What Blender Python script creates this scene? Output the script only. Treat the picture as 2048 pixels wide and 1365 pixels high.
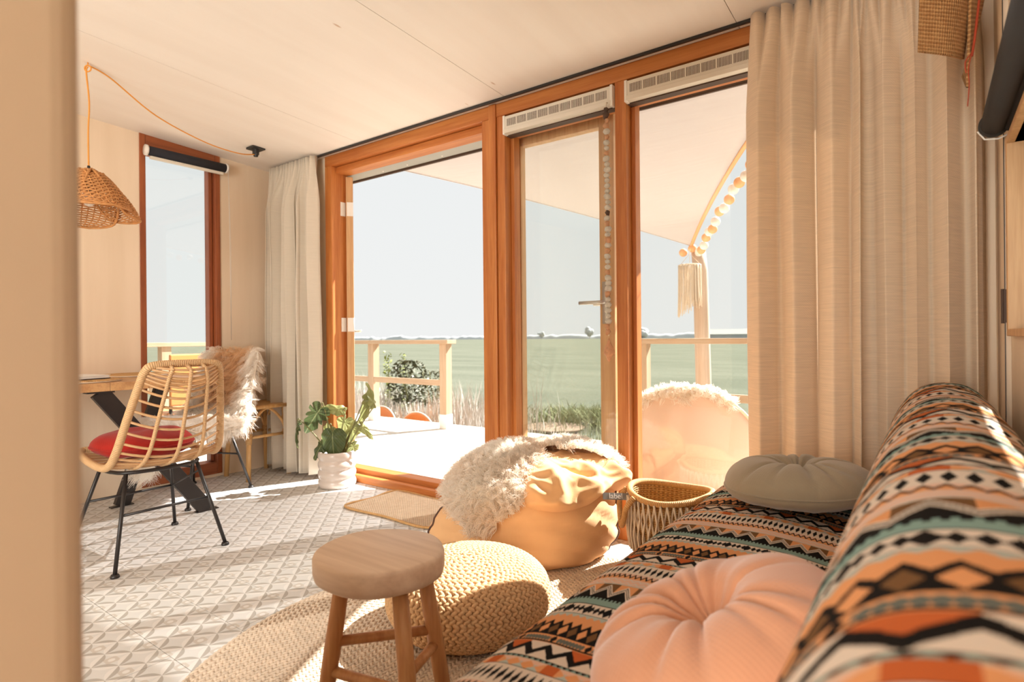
import bpy, bmesh, math, random
import numpy as np
from mathutils import Vector, Matrix, noise as mnoise

for o in list(bpy.data.objects):
    bpy.data.objects.remove(o)
scene = bpy.context.scene
COL = scene.collection
R = random.Random(7)
NR = np.random.default_rng(7)
pi = math.pi

# ------------------------------------------------------------------ camera, sky, sun, fill lamps, exposure
cam_d = bpy.data.cameras.new('camera')
cam = bpy.data.objects.new('camera', cam_d)
COL.objects.link(cam)
cam_d.sensor_width = 36.0
cam_d.lens = 36.0 * 1150.0 / 2048.0
cam_d.shift_y = -8.0 / 2048.0
cam_d.clip_start = 0.02
cam_d.clip_end = 2000
cam_d.dof.use_dof = True
cam_d.dof.focus_distance = 2.4
cam_d.dof.aperture_fstop = 3.2
YAW = math.atan2(1150.0 / 1579.0, 1.0)
cam.matrix_world = (Matrix.Translation((0, 0, 0.99)) @ Matrix.Rotation(YAW, 4, 'Z')
                    @ Matrix.Rotation(pi / 2, 4, 'X') @ Matrix.Rotation(-0.009, 4, 'Z'))
scene.camera = cam

world = bpy.data.worlds.new('sky')
scene.world = world
world.use_nodes = True
wn, wl = world.node_tree.nodes, world.node_tree.links
wn.clear()
w_out = wn.new('ShaderNodeOutputWorld')
w_bg = wn.new('ShaderNodeBackground')
w_tc = wn.new('ShaderNodeTexCoord')
w_sep = wn.new('ShaderNodeSeparateXYZ')
w_ramp = wn.new('ShaderNodeValToRGB')
w_ramp.color_ramp.elements[0].position = 0.0
w_ramp.color_ramp.elements[0].color = (0.93, 0.94, 0.93, 1)
w_ramp.color_ramp.elements[1].position = 0.75
w_ramp.color_ramp.elements[1].color = (0.86, 0.90, 0.92, 1)
wl.new(w_tc.outputs['Generated'], w_sep.inputs[0])
wl.new(w_sep.outputs['Z'], w_ramp.inputs[0])
wl.new(w_ramp.outputs[0], w_bg.inputs[0])
w_bg.inputs[1].default_value = 0.86
wl.new(w_bg.outputs[0], w_out.inputs[0])

SUN = Vector((0.295, 0.662, 0.688)).normalized()
sd = bpy.data.lights.new('sun', 'SUN')
sd.energy = 18.0
sd.angle = 0.009
sd.color = (1.0, 0.955, 0.905)
sun = bpy.data.objects.new('sun', sd)
COL.objects.link(sun)
sun.location = (4, 9, 11)
sun.rotation_euler = SUN.to_track_quat('Z', 'Y').to_euler()

def fill_light(name, loc, size, direction, power, color):
    d = bpy.data.lights.new(name, 'AREA')
    d.shape = 'RECTANGLE'
    d.size, d.size_y = size
    d.energy = power
    d.color = color
    o = bpy.data.objects.new(name, d)
    COL.objects.link(o)
    o.location = loc
    o.rotation_euler = Vector(direction).to_track_quat('-Z', 'Y').to_euler()
    return o
# fill lamps added outside two made-up windows behind the photographer
fill_light('fill_light_side', (0.36, -1.45, 1.50), (1.9, 1.25), (-1, 0.0, 0.05), 30, (1.0, 0.98, 0.96))
fill_light('fill_light_front', (-1.0, -2.95, 1.20), (1.7, 2.1), (-0.1, 1, 0.1), 185, (1.0, 0.965, 0.92))

vs = scene.view_settings
vs.view_transform = 'Standard'
vs.look = 'None'
vs.exposure = 0.14
vs.gamma = 1.0
vs.use_curve_mapping = False
scene.cycles.max_bounces = 10
scene.cycles.diffuse_bounces = 6
scene.cycles.transparent_max_bounces = 16
scene.cycles.caustics_reflective = False
scene.cycles.caustics_refractive = False
scene.cycles.sample_clamp_indirect = 6.0

# ------------------------------------------------------------------ node helpers
class S:
    """a scalar socket with arithmetic"""
    def __init__(s, nt, sock):
        s.nt, s.s = nt, sock
    def _op(s, op, b=None, c=None, swap=False):
        n = s.nt.nodes.new('ShaderNodeMath')
        n.operation = op
        args = [s, b, c]
        if swap:
            args = [b, s, c]
        for i, a in enumerate(args):
            if a is None:
                continue
            if isinstance(a, S):
                s.nt.links.new(a.s, n.inputs[i])
            else:
                n.inputs[i].default_value = a
        return S(s.nt, n.outputs[0])
    def __add__(s, b): return s._op('ADD', b)
    __radd__ = __add__
    def __sub__(s, b): return s._op('SUBTRACT', b)
    def __rsub__(s, b): return s._op('SUBTRACT', b, swap=True)
    def __mul__(s, b): return s._op('MULTIPLY', b)
    __rmul__ = __mul__
    def __truediv__(s, b): return s._op('DIVIDE', b)
    def __lt__(s, b): return s._op('LESS_THAN', b)
    def __gt__(s, b): return s._op('GREATER_THAN', b)
    def abs(s): return s._op('ABSOLUTE')
    def frac(s): return s._op('FRACT')
    def floor(s): return s._op('FLOOR')
    def sin(s): return s._op('SINE')
    def pow(s, e): return s._op('POWER', e)
    def mod(s, m): return s._op('FLOORED_MODULO', m)
    def min(s, b): return s._op('MINIMUM', b)
    def max(s, b): return s._op('MAXIMUM', b)
    def snap(s, q): return s._op('SNAP', q)
    def tri(s, w): return ((s / w).frac() - 0.5).abs() * 2.0

def mixc(nt, fac, a, b):
    n = nt.nodes.new('ShaderNodeMix')
    n.data_type = 'RGBA'
    if isinstance(fac, S): nt.links.new(fac.s, n.inputs[0])
    elif hasattr(fac, 'is_linked'): nt.links.new(fac, n.inputs[0])
    else: n.inputs[0].default_value = fac
    for i, v in ((6, a), (7, b)):
        if isinstance(v, (tuple, list)):
            n.inputs[i].default_value = (v[0], v[1], v[2], 1)
        else:
            nt.links.new(v, n.inputs[i])
    return n.outputs[2]

def new_mat(name):
    m = bpy.data.materials.new(name)
    m.use_nodes = True
    nt = m.node_tree
    b = nt.nodes.get('Principled BSDF')
    return m, nt, b

def coords(nt, kind='Object', scale=(1, 1, 1), rot=(0, 0, 0)):
    if kind == 'Position':
        g = nt.nodes.new('ShaderNodeNewGeometry').outputs['Position']
    else:
        g = nt.nodes.new('ShaderNodeTexCoord').outputs[kind]
    mp = nt.nodes.new('ShaderNodeMapping')
    mp.inputs['Scale'].default_value = scale
    mp.inputs['Rotation'].default_value = rot
    nt.links.new(g, mp.inputs[0])
    return mp.outputs[0]

def xyz(nt, vec):
    n = nt.nodes.new('ShaderNodeSeparateXYZ')
    nt.links.new(vec, n.inputs[0])
    return [S(nt, n.outputs[i]) for i in range(3)]

def noise(nt, vec, scale, detail=3, rough=0.55):
    n = nt.nodes.new('ShaderNodeTexNoise')
    n.inputs['Scale'].default_value = scale
    n.inputs['Detail'].default_value = detail
    n.inputs['Roughness'].default_value = rough
    nt.links.new(vec, n.inputs['Vector'])
    return S(nt, n.outputs[0])

def bump(nt, b, height, strength=0.3, dist=0.002):
    n = nt.nodes.new('ShaderNodeBump')
    n.inputs['Strength'].default_value = strength
    n.inputs['Distance'].default_value = dist
    nt.links.new(height.s if isinstance(height, S) else height, n.inputs['Height'])
    nt.links.new(n.outputs[0], b.inputs['Normal'])

def smooth(x, lo, hi):
    n = x.nt.nodes.new('ShaderNodeMapRange')
    n.interpolation_type = 'SMOOTHSTEP'
    n.inputs[1].default_value, n.inputs[2].default_value = lo, hi
    x.nt.links.new(x.s, n.inputs[0])
    return S(x.nt, n.outputs[0])

def plain(name, c, rough=0.6, var=0.08, nscale=8, metal=0.0, bumpk=0.0, sheen=0.0, spec=None):
    m, nt, b = new_mat(name)
    v = coords(nt, 'Object')
    n = noise(nt, v, nscale)
    d = tuple(max(0, x * (1 - var * 2)) for x in c)
    l = tuple(min(1, x * (1 + var)) for x in c)
    nt.links.new(mixc(nt, n, d, l), b.inputs['Base Color'])
    b.inputs['Roughness'].default_value = rough
    b.inputs['Metallic'].default_value = metal
    if spec is not None: b.inputs['Specular IOR Level'].default_value = spec
    if sheen: b.inputs['Sheen Weight'].default_value = sheen
    if bumpk:
        bump(nt, b, noise(nt, v, nscale * 12), bumpk, 0.002)
    return m

def wood(name, c1, c2, axis=2, scale=1.0, rough=0.45, knots=False, bumpk=0.15):
    """grain runs along the given object axis"""
    m, nt, b = new_mat(name)
    sc = [22 * scale] * 3
    sc[axis] = 1.1 * scale
    v = coords(nt, 'Object', sc)
    n1 = noise(nt, v, 1.0, 4, 0.6)
    n2 = noise(nt, v, 4.5, 3, 0.6)
    f = smooth(n1 * 0.65 + n2 * 0.35, 0.32, 0.68)
    col = mixc(nt, f, c1, c2)
    if knots:
        v2 = coords(nt, 'Object', [1.3 if i == axis else 3.0 for i in range(3)])
        vor = nt.nodes.new('ShaderNodeTexVoronoi')
        vor.inputs['Scale'].default_value = 1.5
        nt.links.new(v2, vor.inputs['Vector'])
        k = smooth(S(nt, vor.outputs['Distance']), 0.03, 0.0)
        col = mixc(nt, k * 0.8, col, tuple(x * 0.45 for x in c1))
    nt.links.new(col, b.inputs['Base Color'])
    b.inputs['Roughness'].default_value = rough
    bump(nt, b, n2, bumpk, 0.001)
    return m

def cloth(name, c, weave=900, rough=0.9, trans=0.0, var=0.08, bumpk=0.25, uv=True, sheen=0.2, streak=False):
    m, nt, b = new_mat(name)
    v = coords(nt, 'UV' if uv else 'Object')
    x, y, z = xyz(nt, v)
    w = ((x * weave).sin() * (y * weave).sin())
    n = noise(nt, coords(nt, 'Object', (3, 3, 120) if streak else (1, 1, 1)), 3 if streak else 14, 4)
    col = mixc(nt, n, tuple(q * (1 - 1.6 * var) for q in c), tuple(min(1, q * (1 + var)) for q in c))
    nt.links.new(col, b.inputs['Base Color'])
    b.inputs['Roughness'].default_value = rough
    b.inputs['Specular IOR Level'].default_value = 0.2
    b.inputs['Sheen Weight'].default_value = sheen
    bump(nt, b, w * 0.6 + n, bumpk, 0.001)
    if trans:
        out = nt.nodes['Material Output']
        t = nt.nodes.new('ShaderNodeBsdfTranslucent')
        nt.links.new(col, t.inputs[0])
        mx = nt.nodes.new('ShaderNodeMixShader')
        mx.inputs[0].default_value = trans
        nt.links.new(b.outputs[0], mx.inputs[1])
        nt.links.new(t.outputs[0], mx.inputs[2])
        nt.links.new(mx.outputs[0], out.inputs[0])
    return m

def wrapped(name, c1, c2, pitch=0.006, rough=0.55, bumpk=0.8):
    """cane or rope wound round a tube: stripes along the tube's length (UV x in metres)"""
    m, nt, b = new_mat(name)
    x, y, z = xyz(nt, coords(nt, 'UV'))
    st = (((x + y * pitch * 1.0) / pitch).frac() - 0.5).abs() * 2
    n = noise(nt, coords(nt, 'Object'), 60, 2)
    nt.links.new(mixc(nt, smooth(st, 0.75, 1.0) * 0.8, mixc(nt, n, c1, c2), tuple(q * 0.35 for q in c1)), b.inputs['Base Color'])
    b.inputs['Roughness'].default_value = rough
    bump(nt, b, 1.0 - st * st, bumpk, 0.002)
    return m

def fur_mat(name):
    """strand colour from the per-strand tint: 0 = white wool, 1 = caramel"""
    m, nt, b = new_mat(name)
    a = nt.nodes.new('ShaderNodeAttribute')
    a.attribute_name = 'tint'
    col = mixc(nt, a.outputs['Fac'], FUR_A, FUR_B)
    out = nt.nodes['Material Output']
    nt.nodes.remove(b)
    d = nt.nodes.new('ShaderNodeBsdfDiffuse')
    t = nt.nodes.new('ShaderNodeBsdfTranslucent')
    mx = nt.nodes.new('ShaderNodeMixShader')
    mx.inputs[0].default_value = 0.35
    for q in (d, t): nt.links.new(col, q.inputs[0])
    nt.links.new(d.outputs[0], mx.inputs[1])
    nt.links.new(t.outputs[0], mx.inputs[2])
    nt.links.new(mx.outputs[0], out.inputs[0])
    return m
FUR_A, FUR_B = (0.95, 0.91, 0.85), (0.80, 0.54, 0.31)

def glass_mat(name):
    m, nt, b = new_mat(name)
    out = nt.nodes['Material Output']
    nt.nodes.remove(b)
    t = nt.nodes.new('ShaderNodeBsdfTransparent')
    t.inputs[0].default_value = (0.97, 0.98, 0.97, 1)
    g = nt.nodes.new('ShaderNodeBsdfGlossy')
    g.inputs['Roughness'].default_value = 0.0
    lw = nt.nodes.new('ShaderNodeLayerWeight')
    lw.inputs['Blend'].default_value = 0.5
    f = S(nt, lw.outputs['Facing']).pow(4.0) * 0.5 + 0.035
    mx = nt.nodes.new('ShaderNodeMixShader')
    nt.links.new(f.s, mx.inputs[0])
    nt.links.new(t.outputs[0], mx.inputs[1])
    nt.links.new(g.outputs[0], mx.inputs[2])
    nt.links.new(mx.outputs[0], out.inputs[0])
    return m

def floor_mat():
    """printed vinyl: overlapping-circle petals on a grid turned 45 degrees"""
    m, nt, b = new_mat('petal_print_vinyl')
    v = coords(nt, 'Position', (1, 1, 1), (0, 0, pi / 4))
    x, y, z = xyz(nt, v)
    s = 0.0766
    u, w = x / s, y / s
    fu, fw_ = u.frac(), w.frac()
    cu, cw = fu - 0.5, fw_ - 0.5                      # cell centre coordinates
    du = 0.5 - cu.abs()                               # distance to the nearest u grid line
    dw = 0.5 - cw.abs()
    lens_u = (fw_ * (1.0 - fw_)) * 0.84               # petal half width along v edges
    lens_w = (fu * (1.0 - fu)) * 0.84
    pu = smooth(lens_u - du, -0.006, 0.012)
    pw = smooth(lens_w - dw, -0.006, 0.012)
    light = (0.78, 0.775, 0.765)
    tan = (0.44, 0.425, 0.40)
    base = (0.69, 0.70, 0.70)
    odd = (u.floor() + w.floor()).mod(2.0)
    dia = cu.abs() + cw.abs()
    cell = mixc(nt, odd * smooth(dia, 0.36, 0.33), base, (0.60, 0.57, 0.53))
    cell = mixc(nt, odd * smooth((cu * cu + cw * cw * 1.0), 0.018, 0.014), cell, light)
    c = mixc(nt, pu, cell, mixc(nt, smooth(cu, -0.02, 0.02), light, tan))
    c = mixc(nt, pw, c, mixc(nt, smooth(cw, -0.02, 0.02), tan, light))
    n = noise(nt, coords(nt, 'Position'), 3.0, 4)
    c = mixc(nt, n * 0.22, c, (0.60, 0.57, 0.53))
    nt.links.new(c, b.inputs['Base Color'])
    b.inputs['Roughness'].default_value = 0.42
    b.inputs['Specular IOR Level'].default_value = 0.35
    bump(nt, b, pu + pw, 0.25, 0.001)
    return m

def ply_mat(name, c1, c2, axis=2, rough=0.6):
    m, nt, b = new_mat(name)
    sc = [7.0] * 3
    sc[axis] = 0.5
    v = coords(nt, 'Position', sc)
    n1 = noise(nt, v, 1.0, 5, 0.55)
    col = mixc(nt, smooth(n1, 0.3, 0.7), c1, c2)
    sc2 = [3.2] * 3
    sc2[axis] = 1.0
    vor = nt.nodes.new('ShaderNodeTexVoronoi')
    vor.inputs['Scale'].default_value = 1.2
    nt.links.new(coords(nt, 'Position', sc2), vor.inputs['Vector'])
    k = smooth(S(nt, vor.outputs['Distance']), 0.035, 0.012)
    col = mixc(nt, k * 0.65, col, (0.42, 0.22, 0.09))
    nt.links.new(col, b.inputs['Base Color'])
    b.inputs['Roughness'].default_value = rough
    b.inputs['Specular IOR Level'].default_value = 0.25
    return m

def kilim_mat():
    """the bands of the woven sofa throw; UV x runs along a band, UV y across the bands, both in metres"""
    m, nt, b = new_mat('banded_kilim')
    x, y, z = xyz(nt, coords(nt, 'UV'))
    u = x.snap(0.0014)
    v = y.mod(0.509).snap(0.0017)
    blk, crm, teal, org = (0.012, 0.010, 0.009), (0.68, 0.58, 0.48), (0.22, 0.33, 0.29), (0.70, 0.32, 0.14)
    rust, brn, pink, pale, gry = (0.50, 0.12, 0.035), (0.17, 0.085, 0.035), (0.70, 0.45, 0.33), (0.42, 0.47, 0.42), (0.13, 0.14, 0.12)
    M = lambda f, a, c: mixc(nt, f, a, c)
    start = 0.0
    bands = []
    def band(w, fn):
        nonlocal start
        t = (v - start) / w
        col = fn(t)
        bands.append((start, col))
        start += w
    def A(t):
        d = u.tri(0.0145)
        return M((d * 1.35 + (t - 0.5).abs() * 2.4) < 1.0, crm, blk)
    def G(t):
        d = u.tri(0.030)
        c = M(t > 0.6, pale, pink)
        c = M((d + (t - 0.45).abs() * 2.2) < 1.0, c, org)
        c = M(((u / 0.12).frac() - 0.5).abs() < 0.11, c, rust)
        return M(t < 0.1, c, blk)
    def TT(t):
        return M(t > u.tri(0.012), teal, blk)
    def Fb(t):
        zig = u.tri(0.045) * 0.55 + 0.22
        c = M(t > zig, crm, M((u / 0.135).frac() < 0.34, crm, rust))
        c = M((t - zig).abs() < 0.2, c, blk)
        return c
    def Eb(t):
        c = M(((t - 0.5).abs() + u.tri(0.007) * 0.13) < 0.30, org, gry)
        p = ((u / 0.075).frac() - 0.5).abs()
        c = M(p < 0.11, c, M((p * 6.5 + (t - 0.5).abs() * 1.4) < 0.6, org, blk))
        c = M((t - 0.12).abs() < 0.07, c, blk)
        return M(t > 0.90, c, blk)
    def Db(t):
        d = u.tri(0.0215)
        par = (u / 0.0215).floor().mod(2.0)
        c = M((d * 1.2 + (t - 0.34).abs() * 3.0) < 1.0, blk, M(par, org, brn))
        return M(t > (0.92 - d * 0.34), c, org)
    def Ob(t):
        c = M(t > (u.tri(0.016) * 0.35 + 0.45), org, pale)
        return M(t > 0.93, c, blk)
    def Cb(t):
        sp = u.tri(0.012)
        big = u.tri(0.046)
        c = M(((t - 0.5).abs() - sp * 0.36) < 0.0, crm, blk)
        c = M((big * 2.3 + (t - 0.5).abs() * 2.1) < 1.0, c, blk)
        return M((t - 0.5).abs() < 0.06, c, blk)
    def Tb(t):
        return M(t < 0.09, teal, blk)
    def dd(t):
        return M((u / 0.009).frac() < 0.5, teal, blk)
    def Bb(t):
        zig = u.tri(0.043) * 0.50 + 0.16
        e = t - zig
        par = (u / 0.043 + 0.5).floor().mod(2.0)
        c = M(e > 0.0, blk, M(par, org, brn))
        c = M((e - 0.08).abs() < 0.15, c, crm)
        c = M((e - 0.03).abs() < 0.025, c, blk)
        c = M((e - 0.13).abs() < 0.025, c, blk)
        return M(t > 0.95, c, pale)
    def fb(t):
        c = M(((t * 2.0).frac() - u.tri(0.02) * 0.6 - 0.15).abs() < 0.13, pink, (0.62, 0.55, 0.49))
        return c
    def zb(t):
        e = (t - 0.2 - u.tri(0.0135) * 0.6)
        return M(e.abs() < 0.17, M(e > 0, org, pink), blk)
    for w, fn in ((0.060, A), (0.029, G), (0.008, TT), (0.055, Fb), (0.034, Eb), (0.065, Db), (0.030, Ob),
                  (0.047, Cb), (0.027, Tb), (0.008, dd), (0.080, Bb), (0.036, fb), (0.030, zb)):
        band(w, fn)
    col = bands[0][1]
    for st, c in bands[1:]:
        col = M(v > st, col, c)
    nt.links.new(col, b.inputs['Base Color'])
    b.inputs['Roughness'].default_value = 0.95
    b.inputs['Specular IOR Level'].default_value = 0.05
    b.inputs['Sheen Weight'].default_value = 0.0
    w = (x * 2200.0).sin() * (y * 1800.0).sin()
    bump(nt, b, w, 0.35, 0.001)
    return m

def sail_mat():
    m, nt, b = new_mat('shade_cloth')
    out = nt.nodes['Material Output']
    nt.nodes.remove(b)
    v = coords(nt, 'UV')
    x, y, z = xyz(nt, v)
    n = noise(nt, coords(nt, 'UV', (1.2, 14, 1)), 2.5, 3)
    col = mixc(nt, n, (0.52, 0.455, 0.415), (0.58, 0.52, 0.48))
    d = nt.nodes.new('ShaderNodeBsdfDiffuse')
    t = nt.nodes.new('ShaderNodeBsdfTranslucent')
    p = nt.nodes.new('ShaderNodeBsdfTransparent')
    for q in (d, t): nt.links.new(col, q.inputs[0])
    m1 = nt.nodes.new('ShaderNodeMixShader')
    m1.inputs[0].default_value = 0.11
    m2 = nt.nodes.new('ShaderNodeMixShader')
    m2.inputs[0].default_value = 0.34
    nt.links.new(d.outputs[0], m1.inputs[1]); nt.links.new(t.outputs[0], m1.inputs[2])
    nt.links.new(m1.outputs[0], m2.inputs[1]); nt.links.new(p.outputs[0], m2.inputs[2])
    nt.links.new(m2.outputs[0], out.inputs[0])
    return m

def leaf_mat(name, c1, c2, rough=0.35, trans=0.3):
    m, nt, b = new_mat(name)
    x, y, z = xyz(nt, coords(nt, 'UV'))
    vein = ((x.abs() * 1.0 - y * 0.9) * 9.0).frac()
    vein = smooth((vein - 0.5).abs(), 0.08, 0.0)
    mid = smooth(x.abs(), 0.03, 0.0)
    n = noise(nt, coords(nt, 'Object'), 25, 2)
    col = mixc(nt, n, c1, c2)
    col = mixc(nt, (vein * 0.25 + mid * 0.6).min(1.0), col, (0.45, 0.50, 0.25))
    nt.links.new(col, b.inputs['Base Color'])
    b.inputs['Roughness'].default_value = rough
    out = nt.nodes['Material Output']
    t = nt.nodes.new('ShaderNodeBsdfTranslucent')
    nt.links.new(col, t.inputs[0])
    mx = nt.nodes.new('ShaderNodeMixShader')
    mx.inputs[0].default_value = trans
    nt.links.new(b.outputs[0], mx.inputs[1]); nt.links.new(t.outputs[0], mx.inputs[2])
    nt.links.new(mx.outputs[0], out.inputs[0])
    return m

# ------------------------------------------------------------------ materials
PINE = (0.56, 0.212, 0.055); PINE_D = (0.40, 0.115, 0.022)
M = {}
M['pine_z'] = wood('oiled_pine_upright', PINE_D, PINE, 2, 1.2)
M['pine_x'] = wood('oiled_pine_across', PINE_D, PINE, 0, 1.2)
M['pine_y'] = wood('oiled_pine_depth', PINE_D, PINE, 1, 1.2)
M['pine_pale'] = wood('pale_pine', (0.50, 0.27, 0.115), (0.66, 0.40, 0.20), 2, 1.2)  # paler, less saturated pine for door leaves and window lining
M['red_z'] = wood('red_stained_upright', (0.22, 0.055, 0.018), (0.36, 0.10, 0.03), 2, 1.2)
M['red_y'] = wood('red_stained_across', (0.22, 0.055, 0.018), (0.36, 0.10, 0.03), 1, 1.2)
M['ply_wall'] = ply_mat('plywood_wall', (0.74, 0.595, 0.44), (0.80, 0.655, 0.50), 2)
M['ply_ceil'] = ply_mat('whitewashed_plywood', (0.80, 0.745, 0.685), (0.83, 0.785, 0.73), 1)
M['ply_edge'] = wood('plywood_edge', (0.40, 0.19, 0.07), (0.62, 0.36, 0.16), 1, 3)
M['plaster'] = plain('painted_partition', (0.52, 0.395, 0.275), 0.8, 0.03, 3)
M['floor'] = floor_mat()
M['joint'] = plain('floor_joint', (0.30, 0.26, 0.22), 0.8)
M['glass'] = glass_mat('window_glass')
M['vent'] = plain('ivory_plastic', (0.72, 0.67, 0.58), 0.4, 0.03)
M['dark'] = plain('black_plastic', (0.022, 0.02, 0.019), 0.45, 0.1)
M['iron'] = plain('black_powder_coat', (0.022, 0.018, 0.017), 0.4, 0.1, 20)
M['steel'] = plain('brushed_steel', (0.62, 0.60, 0.56), 0.35, 0.05, 20, metal=0.6)
M['white'] = plain('white_plastic', (0.80, 0.76, 0.70), 0.4, 0.03)
M['grey'] = plain('grey_soffit', (0.34, 0.34, 0.31), 0.6, 0.05)
M['brown'] = plain('brown_strip', (0.07, 0.035, 0.02), 0.6, 0.05)
M['linen'] = cloth('cream_linen', (0.82, 0.745, 0.63), 700, trans=0.30, var=0.07, streak=True)
M['linen_dark'] = cloth('sand_linen', (0.83, 0.67, 0.50), 700, trans=0.14, var=0.16, streak=True)
M['cane'] = wrapped('wrapped_cane', (0.62, 0.37, 0.17), (0.74, 0.49, 0.27), 0.0075)
M['cane_rod'] = plain('bare_cane', (0.66, 0.40, 0.20), 0.5, 0.15, 30)
M['bamboo'] = wood('bamboo_cane', (0.55, 0.29, 0.09), (0.68, 0.42, 0.18), 2, 1.0, 0.4)
M['rope'] = wrapped('bound_rope', (0.58, 0.30, 0.10), (0.72, 0.45, 0.20), 0.007, 0.7)
M['red'] = cloth('red_velvet', (0.33, 0.016, 0.010), 500, var=0.2, uv=False, sheen=0.1)
M['oak'] = wood('oak_top', (0.42, 0.21, 0.085), (0.62, 0.36, 0.16), 0, 1.0, 0.5)
M['teak'] = wood('teak', (0.44, 0.18, 0.06), (0.64, 0.34, 0.14), 2, 0.9, 0.5)
M['teak_top'] = wood('teak_slab', (0.66, 0.48, 0.34), (0.82, 0.64, 0.48), 0, 0.7, 0.5)
M['deal'] = wood('raw_spruce', (0.40, 0.27, 0.17), (0.47, 0.345, 0.235), 0, 1.0, 0.7, knots=True)
M['deal_z'] = wood('raw_spruce_upright', (0.40, 0.27, 0.17), (0.47, 0.345, 0.235), 2, 1.0, 0.7, knots=True)
M['deal_y'] = wood('raw_spruce_depth', (0.40, 0.27, 0.17), (0.47, 0.345, 0.235), 1, 1.0, 0.7, knots=True)
M['deck'] = wood('deck_board', (0.70, 0.62, 0.52), (0.80, 0.73, 0.64), 1, 1.0, 0.8)
M['fur'] = fur_mat('sheep_wool')
M['hide'] = plain('sheep_hide', (0.80, 0.70, 0.58), 0.95, 0.1)
M['bean'] = cloth('tan_canvas', (0.80, 0.49, 0.25), 900, var=0.04, uv=False, bumpk=0.1, sheen=0.1)
M['seam'] = plain('dark_piping', (0.10, 0.045, 0.03), 0.7)
M['kilim'] = kilim_mat()
M['sage'] = cloth('sage_velvet', (0.33, 0.275, 0.19), 600, var=0.08, uv=False, sheen=0.4)
M['peach'] = cloth('peach_velvet', (0.62, 0.295, 0.165), 600, var=0.06, uv=False, sheen=0.6)
M['jute'] = plain('jute_braid', (0.72, 0.46, 0.245), 0.9, 0.14, 45, bumpk=0.5)
M['jute_rug'] = plain('pale_jute', (0.72, 0.59, 0.46), 0.95, 0.18, 40, bumpk=0.5)
M['macrame'] = plain('cotton_cord', (0.76, 0.66, 0.53), 0.9, 0.08, 60)
M['pot'] = plain('white_ceramic', (0.66, 0.58, 0.52), 0.25, 0.03, 6)
M['soil'] = plain('soil', (0.24, 0.085, 0.05), 0.95, 0.3, 40, bumpk=0.6)
M['leaf'] = leaf_mat('monstera_leaf', (0.055, 0.085, 0.030), (0.11, 0.15, 0.06))
M['leaf_pale'] = leaf_mat('monstera_young_leaf', (0.25, 0.28, 0.10), (0.36, 0.38, 0.17), trans=0.45)
M['stem'] = plain('plant_stem', (0.22, 0.22, 0.08), 0.5, 0.15, 20)
M['navy'] = cloth('charcoal_blind', (0.030, 0.030, 0.036), 900, uv=False, sheen=0.05)
M['cord_o'] = plain('orange_cord', (0.72, 0.30, 0.05), 0.6, 0.05)
M['wicker'] = plain('woven_reed', (0.62, 0.28, 0.09), 0.6, 0.25, 50, bumpk=0.3)
M['shell'] = plain('shell_bead', (0.93, 0.86, 0.77), 0.35, 0.2, 60)
M['shell_o'] = plain('orange_shell', (0.84, 0.54, 0.33), 0.35, 0.2, 60)
for k_ in ('shell', 'shell_o'):
    nt_ = M[k_].node_tree
    b_ = nt_.nodes['Principled BSDF']
    tr_ = nt_.nodes.new('ShaderNodeBsdfTranslucent')
    nt_.links.new(b_.inputs['Base Color'].links[0].from_socket, tr_.inputs[0])
    mx_ = nt_.nodes.new('ShaderNodeMixShader'); mx_.inputs[0].default_value = 0.5
    nt_.links.new(b_.outputs[0], mx_.inputs[1]); nt_.links.new(tr_.outputs[0], mx_.inputs[2])
    nt_.links.new(mx_.outputs[0], nt_.nodes['Material Output'].inputs[0])
M['tag'] = plain('grey_tag', (0.24, 0.24, 0.24), 0.6, 0.03)
M['print'] = plain('white_print', (0.85, 0.83, 0.80), 0.6, 0.0)
M['coral'] = plain('peach_lacquer', (0.76, 0.59, 0.49), 0.35, 0.02, 2)
M['coral_rim'] = plain('pale_edge', (0.85, 0.74, 0.62), 0.4, 0.02)
M['orange'] = plain('orange_lacquer', (0.80, 0.34, 0.12), 0.35, 0.03, 3)
M['sail'] = sail_mat()
M['lantern_w'] = plain('white_lantern', (0.85, 0.83, 0.80), 0.6, 0.02)
M['lantern_o'] = plain('orange_lantern', (0.84, 0.45, 0.22), 0.6, 0.05)
M['lawn'] = None
M['bark'] = wood('grey_pole', (0.50, 0.37, 0.28), (0.62, 0.49, 0.39), 2, 0.8, 0.8)
M['paper'] = plain('white_paper', (0.82, 0.79, 0.74), 0.7, 0.02)
M['cover'] = plain('dark_cover', (0.05, 0.03, 0.028), 0.6, 0.1)

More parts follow.
